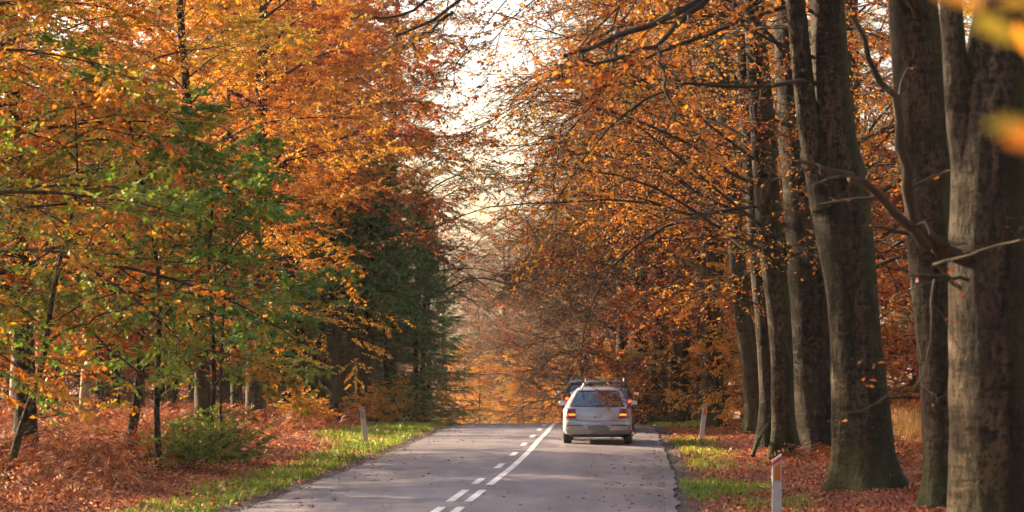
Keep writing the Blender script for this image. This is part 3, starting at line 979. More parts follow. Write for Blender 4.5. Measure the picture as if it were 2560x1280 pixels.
def build_right_trees():
    # huge trunk at the picture's right edge, forked stem and a broken bough
    near_tree('beech_tree', [(2488, 1450, 250), (2486, 1280, 232), (2482, 900, 226), (2480, 600, 226), (2486, 350, 222), (2505, 150, 190), (2530, -40, 165)], 24,
              'huge mossy beech trunk cut by the edge of the picture, nearest of all', 201,
              stems=[([(2440, 520, 90), (2400, 300, 72), (2384, 120, 58), (2372, -60, 52)], -0.15)],
              boughs=[([(2440, 640, 23.9), (2385, 640, 23.6), (2310, 610, 23.2), (2285, 550, 23), (2268, 420, 22.8), (2235, 250, 22.6), (2180, 130, 22.5), (2132, 35, 22.4)], 0.085),
                      ([(2320, 615, 23.2), (2262, 560, 22.8), (2210, 500, 22.6), (2150, 455, 22.2), (2050, 415, 21.5), (1990, 400, 21)], 0.055),
                      ([(2400, 720, 23.5), (2330, 660, 22.6), (2430, 640, 22), (2560, 600, 21.5), (2700, 560, 21)], 0.022),
                      ([(2420, 700, 23.5), (2340, 690, 22.8), (2320, 850, 22.5), (2310, 960, 22.3), (2200, 1010, 22), (2080, 1060, 21.6)], 0.02)],
              kw=dict(bough=dict(nb=6, nt=3, nl=2, drop=0.8, blen=0.2, leaf=0.075, hue=(0.30, 0.10), tlen=0.45)), flare=0.35, bark='bark_beech')
    # second trunk, half hidden behind the first
    near_tree('beech_tree', [(2392, 1290, 150), (2372, 1150, 118), (2356, 900, 112), (2335, 700, 116), (2320, 480, 120), (2300, 250, 122), (2285, 60, 118), (2278, -60, 112)], 33,
              'beech trunk half hidden behind the huge trunk at the edge', 202,
              boughs=[([(2300, 60, 33), (2262, -60, 32), (2100, -150, 31), (1900, -90, 30), (1760, 0, 29.5), (1690, 50, 29.3), (1600, 92, 29), (1540, 112, 28.8), (1460, 120, 28.5), (1410, 135, 28.2)], 0.10),
                      ([(1900, -120, 30), (1770, -20, 29.5), (1700, 65, 29.2), (1640, 110, 29), (1560, 140, 28.6), (1480, 150, 28.3), (1420, 165, 28)], 0.055),
                      ([(1640, 112, 29), (1655, 170, 28.9), (1670, 235, 28.8), (1690, 290, 28.7), (1740, 335, 28.7), (1780, 400, 28.6)], 0.028),
                      ([(1540, 112, 28.8), (1535, 160, 28.7), (1515, 215, 28.6)], 0.02),
                      ([(1470, 125, 28.5), (1440, 160, 28.4), (1400, 190, 28.2), (1370, 215, 28)], 0.02)],
              auto=dict(n=16, z0=6.5, z1=12, len0=6, len1=8, el0=0.4, el1=0.6, az=LEFTWARD, azspread=1.2, droop=-0.12), k=30)
    # the forked beech with the swollen waist
    near_tree('beech_tree', [(2162, 1250, 165), (2158, 1150, 140), (2150, 1000, 132), (2140, 850, 122), (2128, 700, 126), (2108, 560, 140), (2092, 440, 156), (2085, 370, 120), (2080, 250, 98), (2072, 100, 90), (2064, -80, 84)], 39,
              'forked beech with swollen waist and green mossy foot, right of the front marker post', 203,
              stems=[([(2066, 520, 84), (2036, 400, 62), (2018, 300, 54), (2003, 150, 52), (1990, 20, 50), (1980, -100, 46)], -0.2)],
              boughs=[([(2075, 40, 39), (1900, -260, 37), (1600, -330, 35), (1350, -160, 33.5), (1180, -10, 33), (1110, 50, 33), (1050, 62, 32.8), (985, 92, 32.5)], 0.075),
                      ([(1350, -200, 33.5), (1200, -80, 33), (1050, 20, 32.8), (950, 45, 32.6), (880, 48, 32.5)], 0.045),
                      ([(1130, 30, 33), (1060, 90, 32.8), (1010, 118, 32.7)], 0.025)],
              auto=dict(n=20, z0=6.5, z1=13, len0=7, len1=9, el0=0.4, el1=0.6, az=LEFTWARD, azspread=1.0, droop=-0.12), flare=0.42)
    # pair further on
    near_tree('beech_tree', [(1962, 1150, 70), (1958, 1050, 58), (1955, 900, 56), (1945, 750, 60), (1925, 600, 64), (1915, 450, 62), (1905, 300, 60), (1890, 100, 52), (1880, -50, 46)], 51,
              'slim sunlit beech trunk standing against a broad dark trunk', 204,
              auto=dict(n=24, z0=4.2, z1=14, len0=7, len1=9, el0=0.3, el1=0.6, az=LEFTWARD, azspread=1.1, droop=-0.10), flare=0.45, k=24)
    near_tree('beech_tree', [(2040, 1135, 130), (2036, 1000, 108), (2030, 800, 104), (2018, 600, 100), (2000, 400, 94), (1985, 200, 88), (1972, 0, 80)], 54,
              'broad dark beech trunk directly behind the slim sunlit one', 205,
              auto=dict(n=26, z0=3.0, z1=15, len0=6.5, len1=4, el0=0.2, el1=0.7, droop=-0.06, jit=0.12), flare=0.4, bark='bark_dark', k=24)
    near_tree('beech_tree', [(1918, 1120, 52), (1922, 1000, 42), (1910, 800, 42), (1890, 600, 40), (1876, 400, 38), (1860, 200, 34)], 58,
              'thin dark beech stem with a dead branch leaning on its foot', 206,
              auto=dict(n=16, z0=3.0, z1=13, len0=5, len1=3, el0=0.3, el1=0.7, az=LEFTWARD, azspread=1.4, droop=-0.05, jit=0.12), flare=0.4, bark='bark_dark', k=20)
    near_tree('beech_tree', [(1893, 1080, 62), (1886, 1000, 46), (1872, 880, 44), (1855, 780, 42), (1843, 650, 40), (1832, 500, 38), (1815, 300, 36), (1800, 100, 32)], 69,
              'beech trunk curving left with its road side edge sunlit', 207,
              auto=dict(n=26, z0=4.0, z1=15, len0=7.5, len1=9, el0=0.35, el1=0.6, az=LEFTWARD, azspread=1.1, droop=-0.09), flare=0.45, k=20)


build_right_trees()


def build_measured_saplings():
    g = 'saplings in the bracken'
    near_tree('sapling', [(4, 1280, 24), (18, 1200, 21), (40, 1110, 19), (66, 1030, 18), (92, 960, 17), (110, 890, 16), (122, 800, 13), (140, 690, 11), (165, 590, 9), (195, 480, 8)], 38,
              'thin leaning sapling with sunlit bark rising from the bracken at the left edge', 231, boughs=[
              ([(112, 1035, 38), (62, 1040, 38), (150, 1042, 37.8), (240, 1030, 37.5), (330, 990, 37)], 0.014),
              ([(115, 880, 38), (150, 830, 37.9), (250, 790, 37.6), (380, 742, 37.2), (480, 735, 37)], 0.022),
              ([(110, 950, 38), (160, 935, 37.8), (260, 945, 37.5), (350, 930, 37.2), (450, 940, 37)], 0.016),
              ([(150, 700, 38), (190, 650, 37.8), (260, 560, 37.5), (330, 520, 37.3)], 0.018),
              ([(120, 830, 38), (60, 770, 38), (-30, 740, 38)], 0.016)],
              auto=dict(n=9, z0=2.4, z1=6, len0=2.6, len1=1.6, el0=0.4, el1=0.7, droop=-0.06, rk=0.4), bark='bark_beech', leafm='leaf_olive', flare=0.15, k=12, cat='sapling', group=g, rise=1.5,
              kw=dict(bough=dict(nb=7, nt=4, nl=6, drop=0.1, blen=0.3, leaf=0.10, hue=(0.5, 0.2), tlen=0.5, twr=0.003), auto=dict(nb=7, nt=5, nl=7, drop=0.1, leaf=0.10, hue=(0.5, 0.2), twr=0.003, tlen=0.6)))
    near_tree('sapling', [(322, 1135, 28), (330, 1070, 25), (345, 1000, 24), (352, 900, 22), (348, 800, 20), (360, 700, 16), (352, 600, 13)], 55,
              'dark crooked sapling stem standing in the middle of the bracken', 232,
              auto=dict(n=20, z0=1.9, z1=7, len0=3.4, len1=2.0, el0=0.4, el1=0.7, droop=-0.06, rk=0.3), bark='bark_dark', leafm='leaf_amber', flare=0.2, k=12, cat='sapling', group=g, rise=1.5,
              kw=dict(auto=dict(nb=8, nt=6, nl=8, drop=0.05, leaf=0.10, hue=(0.4, 0.15), twr=0.004, tlen=0.7)))


build_measured_saplings()


def build_forest():
    def grp(s): return s
    # roadside beeches on the left, branched down to the bracken
    L = [('beech_0', -10.2, 34.0, 0.3, 1.0, 'leaf_olive', 'olive green and amber beech filling the top left corner'),
         ('beech_1', -10.2, 42.5, 2.2, 1.0, 'leaf_olive', 'amber and olive beech overhanging the bracken beside the corner one'),
         ('beech_0', -10.6, 52.5, 4.0, 1.05, 'leaf_beech', 'orange beech leaning over the bracken in the middle distance'),
         ('beech_1', -7.7, 60.0, 1.4, 0.92, 'leaf_amber', 'low spreading beech with sunlit amber sprays above the left marker post'),
         ('beech_1', -14.5, 47.0, 5.1, 1.05, 'leaf_beech', 'orange beech behind the leftmost thin sapling'),
         ('beech_0', -15.5, 58.5, 0.9, 1.05, 'leaf_rust', 'rust red beech deep in the left wood'),
         ('high_0', -8.4, 73.5, 3.3, 0.85, 'leaf_beech', 'orange beech between the marker post and the dark conifers'),
         ('high_1', -7.6, 87.0, 0.7, 1.1, 'leaf_beech', 'tall orange beech rising above the dark spruces'),
         ('high_0', -7.7, 98.0, 5.2, 1.2, 'leaf_rust', 'rust red beech beside the bright gap of sky'),
         ('high_1', -7.6, 80.5, 2.0, 0.95, 'leaf_amber', 'amber beech with hanging sprays in front of the conifer stems'),
         ('beech_0', -15.5, 93.0, 2.6, 1.2, 'leaf_beech', 'orange beech behind the conifer stems'),
         ('high_1', -11.0, 92.0, 1.6, 1.15, 'leaf_rust', 'tall rust beech behind the conifer stems'),
         ('high_1', -9.2, 114.0, 0.2, 1.3, 'leaf_beech', 'hazy orange beech left of the sky gap')]
    for v, x, y, rz, s, lm, lab in L:
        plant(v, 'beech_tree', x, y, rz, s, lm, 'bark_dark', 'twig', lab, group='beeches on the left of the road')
    # pale sunlit trunks standing in the left wood
    r = np.random.default_rng(301)
    for k, (xp, yb, w, D) in enumerate([(40, 1030, 36, 74), (95, 1035, 23, 72), (213, 1030, 30, 76), (505, 1030, 16, 80), (640, 1045, 52, 70), (-60, 1030, 30, 78)]):
        p = px(xp, yb, D)
        rad = w / F * D / 2
        P, rr = straight_trunk(17, rad, (0.012, 0), np.random.default_rng(310 + k))
        limbs, lr = make_limbs(P, rr, 22, 7.5, 16.5, 3.6, 1.8, 0.4, 0.8, r, N=8, droop=-0.05)
        g, lf, h = branching(limbs, lr, r, nb=7, nt=4, nl=5, leaf=0.15, tw_seg=3, br_sides=3)
        nm = f'pale_{k}'
        variant(nm, P, rr, g, lf, h, 320 + k, k=14, flare=0.3)
        lab = ['broad pale trunk at the left picture edge behind the sapling', 'sunlit pale trunk second from the left picture edge', 'pale straight trunk behind the foliage, third from the left',
               'thin sunlit stem above the green bush', 'thick greenish trunk behind the bracken near the dark conifer stems', 'pale trunk beyond the left edge'][k]
        if k < 5:
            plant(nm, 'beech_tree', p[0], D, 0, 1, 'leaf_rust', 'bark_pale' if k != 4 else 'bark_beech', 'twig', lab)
    # dark conifer stems of the plantation
    k = 0
    rr_ = np.random.default_rng(41)
    for D in (84, 88, 93, 99, 106):
        for xp in np.arange(655, 920, 44) + rr_.uniform(-16, 16, 7):
            X = (xp + (D - 80) * 1.5 - 1280) / F * D
            plant('stem_conifer', 'conifer_tree', X, D + rr_.uniform(-1.5, 1.5), rr_.uniform(0, 6.3), rr_.uniform(0.85, 1.15), 'needles', 'bark_dark', 'twig',
                  'dark straight conifer stem in the shaded plantation left of the road', group='conifer stems in the dark plantation')
    # spruces clothed to the ground by the crest
    for v, x, y, rz, s, lab in [('spruce_0', -4.7, 89, 0.3, 0.62, 'dark spruce nearest the road, in front of the other spruces'),
                                ('spruce_1', -3.9, 97, 1.7, 0.80, 'tall spruce with its pointed top beside the sky gap'),
                                ('spruce_0', -3.9, 105, 4.1, 0.85, 'spruce touching the road edge behind the far left marker post'),
                                ('spruce_1', -8.2, 94, 5.0, 0.8, 'shaded spruce behind the nearest spruce'),
                                ('spruce_1', -4.0, 114, 3.0, 0.9, 'spruce beyond the crest, furthest of the row')]:
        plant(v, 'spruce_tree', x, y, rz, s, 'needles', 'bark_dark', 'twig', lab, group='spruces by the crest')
    # saplings in front of the left wood
    for v, xp, yb, D, rz, s, lm, bk, lab in [
        ('sapling_2', 560, 1150, 51, 1.0, 0.78, 'leaf_green', 'twig', 'green leaved sapling with a forked stem behind the green bush'),
        ('sapling_0', 400, 1180, 45.5, 3.6, 1.15, 'leaf_green', 'bark_dark', 'green maple sapling spreading flat leaf layers over the bracken'),
        ('sapling_1', 520, 1150, 50, 5.3, 1.02, 'leaf_green', 'bark_dark', 'taller green sapling with leaves turning yellow')]:
        p = px(xp, yb, D)
        plant(v, 'sapling', p[0], D, rz, s, lm, bk, 'twig_green', lab, cat='sapling', group='saplings in the bracken')
    for xp, yb, D, s_, lm, lab in [(545, 1165, 49, 0.95, 'leaf_bush', 'green leafy bush at the edge of the bracken'), (470, 1190, 46, 0.8, 'leaf_bush', 'smaller green bush left of the leafy one, half sunk in bracken'),
                               (985, 1050, 84, 1.3, 'leaf_olive', 'yellowing bush at the foot of the spruces'), (930, 1060, 80, 1.0, 'leaf_amber', 'amber bush behind the left marker post'), (770, 1085, 70, 0.9, 'leaf_amber', 'sunlit yellow bush among bright bracken')]:
        p = px(xp, yb, D)
        plant('bush', 'bush', p[0], D, D, s_, lm, 'twig', 'twig_green', lab, cat='bush', group='bushes on the left verge')
    # right-hand wood
    Rr = [('young', 6.9, 80, 0.5, 0.95, 'leaf_beech', 'young orange beech with layered leaves right of the cars'),
          ('young', 6.6, 90, 2.5, 1.05, 'leaf_rust', 'rust red young beech behind the far right marker post'),
          ('young', 8.4, 74, 4.4, 1.1, 'leaf_amber', 'golden young beech behind the curved sunlit trunk'),
          ('young', 9.6, 95, 1.1, 1.2, 'leaf_rust', 'shaded rust young beech in the thicket'),
          ('young', 7.4, 103, 3.2, 1.2, 'leaf_beech', 'far young beech at the crest on the right'),
          ('young', 12.0, 66, 3.0, 1.0, 'leaf_rust', 'rust young beech between the big trunks'),
          ('young', 13.8, 76, 5.5, 1.2, 'leaf_beech', 'orange young beech deep in the right wood'),
          ('young', 11.4, 84, 0.9, 1.1, 'leaf_amber', 'amber young beech seen between the slim and the forked trunk'),
          ('young', 15.2, 90, 2.1, 1.3, 'leaf_rust', 'dim rust young beech behind the dry grass'),
          ('young', 17.6, 82, 3.9, 1.2, 'leaf_beech', 'orange young beech at the far right behind the huge trunk'),
          ('young', 18.8, 100, 4.6, 1.4, 'leaf_rust', 'rust young beech furthest back in the right wood')]
    for i, (x, y) in enumerate([(-14, 99), (-17.5, 104), (-20.5, 99), (-24, 105), (-12.5, 108), (-27, 100)]):
        plant('young', 'young_beech', x, y, i * 2.2, 1.3, 'leaf_rust', 'bark_dark', 'twig', 'rust young beech in the gloom behind the conifers', group='young beeches behind the conifers')
    for v, x, y, rz, s, lm, lab in Rr:
        plant(v, 'young_beech', x, y, rz, s, lm, 'bark_dark', 'twig', lab, group='young beeches under the right trees')
    T = [('tall_0', 6.8, 84, 0.4, 1.0, 'tall beech with long boughs over the road before the crest'),
         ('tall_0', 5.9, 97, 2.9, 1.05, 'tall beech arching over the crest'),
         ('tall_0', 5.8, 112, 4.4, 1.1, 'tall beech just beyond the crest on the right'),
         ('tall_0', 11.0, 78, 1.2, 1.1, 'tall dark beech in the second row'),
         ('tall_0', 13.5, 58, 2.2, 1.1, 'tall beech behind the forked trunk'),
         ('tall_0', 16.5, 70, 5.2, 1.15, 'tall beech deep in the right wood'),
         ('tall_0', 10.2, 102, 4.0, 1.15, 'tall second row beech near the crest'),
         ('tall_0', -5.6, 108, 3.3, 1.1, 'twiggy beech behind the spruces, veiling the gap of sky'),
         ('tall_0', -7.2, 129, 1.3, 1.15, 'thin crowned beech down the slope left of the road'),
         ('tall_0', 6.4, 76, 5.6, 1.0, 'tall beech behind the curved sunlit trunk'),
         ('tall_0', 6.3, 90.5, 1.9, 1.05, 'tall beech leaning out between the young beeches'),
         ('tall_0', 5.6, 104.5, 0.9, 1.15, 'tall beech whose boughs close the canopy above the cars'),
         ('tall_0', 9.0, 88, 3.4, 1.2, 'tall second row beech behind the golden one'),
         ('tall_0', 5.4, 119, 2.5, 1.2, 'tall beech down the slope behind the crest'),
         ('tall_0', 9.3, 66, 4.9, 1.05, 'tall second row beech behind the thin dark stem')]
    for v, x, y, rz, s, lab in T:
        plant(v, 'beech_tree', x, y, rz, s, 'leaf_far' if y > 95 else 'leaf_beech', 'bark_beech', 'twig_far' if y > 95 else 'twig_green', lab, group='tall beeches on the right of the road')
    # trees beyond the crest closing the view
    r = np.random.default_rng(77)
    far = [(5.4, 126), (4.8, 141), (4.0, 158), (3.0, 176), (10.5, 122), (10.5, 140), (11, 160), (2.0, 196), (7, 195), (13, 185), (-1.5, 216), (4, 222), (10, 230), (17, 215), (20, 150),
           (-11, 136), (-12.5, 150), (-15.5, 168), (-19, 188), (-18, 140), (-20, 165), (-22, 205), (-7, 246), (-13, 262), (0, 255), (8, 268), (-22, 255), (-30, 240), (18, 255), (-3, 285), (-16, 290)]
    for i, (x, y) in enumerate(far):
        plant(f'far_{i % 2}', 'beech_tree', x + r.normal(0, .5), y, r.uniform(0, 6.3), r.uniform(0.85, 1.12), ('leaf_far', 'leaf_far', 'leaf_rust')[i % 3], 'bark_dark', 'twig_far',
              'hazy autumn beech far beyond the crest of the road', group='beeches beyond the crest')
    for i, (x, y, sc) in enumerate([(7.2, 118, 1.2), (5.9, 134, 1.2), (6.3, 150, 1.3), (3.6, 165, 1.3), (0.8, 178, 1.3), (5.5, 180, 1.4), (-2.6, 192, 1.4), (2.6, 205, 1.4), (-7.5, 130, 1.2), (-9.5, 150, 1.3), (-12, 172, 1.3), (-5, 214, 1.4), (9, 168, 1.4), (-9, 228, 1.4), (-14, 214, 1.4), (0.4, 186, 1.7), (-1.8, 202, 1.7), (2.4, 190, 1.6), (4.4, 174, 1.6), (6.2, 158, 1.5), (3.6, 167, 1.5), (-4.2, 216, 1.8), (1.2, 216, 1.8), (7.4, 140, 1.4), (5.3, 146, 1.4)]):
        plant('young', 'young_beech', x, y, i * 1.3, sc * 0.5, ('leaf_amber', 'leaf_amber', 'leaf_beech')[i % 3], 'bark_dark', 'twig', 'golden young beech closing the view beyond the crest', group='young beeches beyond the crest')
    # more conifers, added so their dense crowns darken the depth behind the pale trunks
    for D in (88, 95, 103):
        for xx in np.arange(-27, -11, 2.4) + rr_.uniform(-0.8, 0.8, 7):
            plant('stem_conifer', 'conifer_tree', xx, D + rr_.uniform(-2, 2), rr_.uniform(0, 6.3), rr_.uniform(0.95, 1.25), 'needles', 'bark_dark', 'twig',
                  'conifer added to darken the wood behind the pale trunks on the left', group='conifers behind the pale trunks')
    # unseen trees continuing the wood round the camera, added to shade near trunks
    for i, (v, x, y, s_) in enumerate([('tall_0', 8.5, 11, 1.0), ('beech_1', 13.5, 24, 1.0), ('tall_0', 9.0, 0, 1.0), ('beech_0', 14.5, 35, 1.0), ('beech_0', 13.0, 47, 1.0), ('beech_1', 13, 8, 1.0), ('beech_0', -11.5, 22, 1.0), ('tall_0', -12, 8, 1.0)]):
        plant(v, 'beech_tree', x, y, i * 1.7, s_, 'leaf_beech', 'bark_beech', 'twig_green', 'beech added beside the camera to shade the near trunks, beyond the picture edge', group='shade beeches added beside the camera')
    # back rows that close the wood on both sides
    k = 0
    for x0, x1, y0, y1, n in ((-36, -18, 50, 130, 16), (17, 36, 45, 130, 13)):
        for i in range(n):
            x, y = r.uniform(x0, x1), r.uniform(y0, y1)
            if x < 0 and 62 < y < 86: y += 28
            plant(f'far_{i % 2}', 'beech_tree', x, y, r.uniform(0, 6.3), r.uniform(0.8, 1.0), ('leaf_rust', 'leaf_beech')[i % 2], 'bark_dark', 'twig',
                  'beech in the back rows of the wood, seen only in gaps', group='beeches in the back rows')


build_forest()


# ---------------------------------------------------------------- vehicles
def car_surface(tbl):
    """tbl rows: z, y_rear, y_front, half width, rear corner radius, rear bow, front corner radius"""
    tbl = np.asarray(tbl, float)

    def ring(z, n_side=26, n_rear=17, n_c=7):
        yr, yf, hw, rc, bow, fc = [np.interp(z, tbl[:, 0], tbl[:, i]) for i in range(1, 7)]
        pts = []
        xs = np.linspace(-(hw - rc), hw - rc, n_rear)          # rear, left to right seen from behind
        for x in xs: pts.append((x, yr + bow * (x / hw) ** 2))
        ye = yr + bow * ((hw - rc) / hw) ** 2
        for a in np.linspace(0, math.pi / 2, n_c + 2)[1:-1]:
            pts.append((hw - rc + rc * math.sin(a), ye + rc * (1 - math.cos(a))))
        ff = min(fc, hw * 0.8)
        for y in np.linspace(ye + rc, yf - ff, n_side): pts.append((hw, y))
        for a in np.linspace(0, math.pi / 2, n_c + 2)[1:-1]:
            pts.append((hw - ff + ff * math.cos(a), yf - ff + ff * math.sin(a)))
        xs = np.linspace(hw - ff, -(hw - ff), n_rear)
        for x in xs: pts.append((x, yf))
        for a in np.linspace(0, math.pi / 2, n_c + 2)[1:-1]:
            pts.append((-(hw - ff) - ff * math.sin(a), yf - ff + ff * math.cos(a)))
        for y in np.linspace(yf - ff, ye + rc, n_side): pts.append((-hw, y))
        for a in np.linspace(0, math.pi / 2, n_c + 2)[1:-1]:
            pts.append((-(hw - rc) - rc * math.cos(a), ye + rc * (1 - math.sin(a))))
        return np.array([(x, y, z) for x, y in pts])
    return ring, tbl


def rear_y(tbl, x, z):
    yr, hw, rc, bow = [np.interp(z, tbl[:, 0], tbl[:, i]) for i in (1, 3, 4, 5)]
    ax = abs(x)
    if ax <= hw - rc: return yr + bow * (x / hw) ** 2
    ye = yr + bow * ((hw - rc) / hw) ** 2
    s = min(1.0, (ax - (hw - rc)) / rc)
    return ye + rc * (1 - math.sqrt(max(0.0, 1 - s * s)))


def rear_patch(name, tbl, corners, mat, parent, out=0.012, thick=0.02, nx=10, nz=6, bevel=0.0):
    """a panel lying on the tail of the car; corners (x,z): bottom-left, bottom-right, top-right, top-left"""
    bl, br, tr, tl = [np.array(c, float) for c in corners]
    bm = bmesh.new()
    F_, B_ = [], []
    for j in range(nz + 1):
        v = j / nz
        rf, rb = [], []
        for i in range(nx + 1):
            u = i / nx
            q = (bl * (1 - u) + br * u) * (1 - v) + (tl * (1 - u) + tr * u) * v
            y = rear_y(tbl, q[0], q[1])
            rf.append(bm.verts.new((q[0], y - out, q[1]))); rb.append(bm.verts.new((q[0], y - out + thick, q[1])))
        F_.append(rf); B_.append(rb)
    for j in range(nz):
        for i in range(nx):
            bm.faces.new((F_[j][i], F_[j][i + 1], F_[j + 1][i + 1], F_[j + 1][i]))
            bm.faces.new((B_[j][i], B_[j + 1][i], B_[j + 1][i + 1], B_[j][i + 1]))
    for i in range(nx):
        bm.faces.new((F_[0][i], B_[0][i], B_[0][i + 1], F_[0][i + 1])); bm.faces.new((F_[nz][i], F_[nz][i + 1], B_[nz][i + 1], B_[nz][i]))
    for j in range(nz):
        bm.faces.new((F_[j][0], F_[j + 1][0], B_[j + 1][0], B_[j][0])); bm.faces.new((F_[j][nx], B_[j][nx], B_[j + 1][nx], F_[j + 1][nx]))
    me = bpy.data.meshes.new(name); bm.to_mesh(me); bm.free()
    me.polygons.foreach_set('use_smooth', np.ones(len(me.polygons), bool))
    o = obj(name, me, mat, parent)
    return o


def bm_obj(name, build, mat, parent, smooth_shade=True, bevel=0.0, loc=None):
    bm = bmesh.new(); build(bm)
    if bevel:
        bmesh.ops.bevel(bm, geom=list(bm.edges), offset=bevel, segments=2, affect='EDGES', profile=0.6)
    me = bpy.data.meshes.new(name); bm.to_mesh(me); bm.free()
    if smooth_shade: me.polygons.foreach_set('use_smooth', np.ones(len(me.polygons), bool))
    return obj(name, me, mat, parent, loc)


def add_box(bm, c, s, rot=None):
    m = Matrix.Translation(c) @ (rot.to_4x4() if rot else Matrix.Identity(4)) @ Matrix.Diagonal((*s, 1))
    bmesh.ops.create_cube(bm, size=1.0, matrix=m)


def add_lathe(bm, prof, axis='X', n=28, c=(0, 0, 0)):
    """prof [(along, radius)]"""
    rings = []
    for a, r_ in prof:
        rg = []
        for i in range(n):
            t = i / n * 2 * math.pi
            v = (a, r_ * math.cos(t), r_ * math.sin(t)) if axis == 'X' else (r_ * math.cos(t), r_ * math.sin(t), a)
            rg.append(bm.verts.new(Vector(v) + Vector(c)))
        rings.append(rg)
    for p, q in zip(rings, rings[1:]):
        for i in range(n):
            bm.faces.new((p[i], p[(i + 1) % n], q[(i + 1) % n], q[i]))
    return rings


def glass_mat(name, tint, refl=1.0):
    t = NT(name)
    tr = t.n('BsdfTransparent'); tr.inputs[0].default_value = (*tint, 1)
    gl = t.n('BsdfGlossy', Roughness=0.03); gl.inputs[0].default_value = (0.9, 0.95, 1.0, 1)
    fr = t.n('Fresnel', IOR=1.5)
    m = t.n('MixShader'); t.link(t.math('ADD', t.math('MULTIPLY', fr.outputs[0], refl), 0.13), m.inputs[0])
    t.link(tr.outputs[0], m.inputs[1]); t.link(gl.outputs[0], m.inputs[2])
    return t.done(m.outputs[0])


def lamp_mat(name, col, strength, body):
    """lit part of a tail lamp: bright red-orange filament glow behind a lens"""
    t = NT(name)
    p = t.n('BsdfPrincipled', Roughness=0.15)
    p.inputs['Base Color'].default_value = (*body, 1)
    p.inputs['Emission Color'].default_value = (*col, 1)
    p.inputs['Emission Strength'].default_value = strength
    return t.done(p.outputs[0])


CM = dict(
    tyre=plain('tyre', (0.012, 0.011, 0.011), 0.8, noise=0.3), black=plain('black_trim', (0.012, 0.012, 0.013), 0.5),
    inner=plain('car_interior', (0.02, 0.02, 0.022), 0.8), alloy=plain('alloy', (0.45, 0.45, 0.46), 0.35, metal=0.9),
    lens=plain('red_lens', (0.20, 0.006, 0.010), 0.18, coat=0.6), lit=lamp_mat('lit_lamp', (1.0, 0.045, 0.006), 0.30, (0.5, 0.03, 0.01)),
    hot=lamp_mat('lit_lamp_hot', (1.0, 0.20, 0.015), 0.55, (0.6, 0.1, 0.02)), plate=plain('number_plate', (0.17, 0.175, 0.18), 0.5, noise=0.15),
    glass=glass_mat('car_glass', (0.42, 0.55, 0.58)), skin=plain('seat_cloth', (0.03, 0.032, 0.036), 0.9), chrome=plain('chrome', (0.6, 0.6, 0.62), 0.2, metal=1.0),
    mirror=plain('mirror_glass', (0.7, 0.75, 0.8), 0.05, metal=1.0))


def car_paint(name, col, metal=0.45, dirt=0.35):
    t = NT(name)
    p0 = t.pos()
    sep = t.n('SeparateXYZ'); t.link(p0, sep.inputs[0])
    n = t.noise(3.5, 5, p0, 0.7)
    d = t.ramp(t.math('ADD', sep.outputs[2], t.math('MULTIPLY', n, 0.5)), [(0.35, (1, 1, 1)), (0.95, (0, 0, 0))])
    c = t.mix(t.math('MULTIPLY', d, dirt), col, (0.12, 0.095, 0.075))
    p = t.n('BsdfPrincipled', Roughness=0.24, Metallic=metal, Base__Color=c)
    p.inputs['Coat Weight'].default_value = 0.8; p.inputs['Coat Roughness'].default_value = 0.06
    return t.done(p.outputs[0])


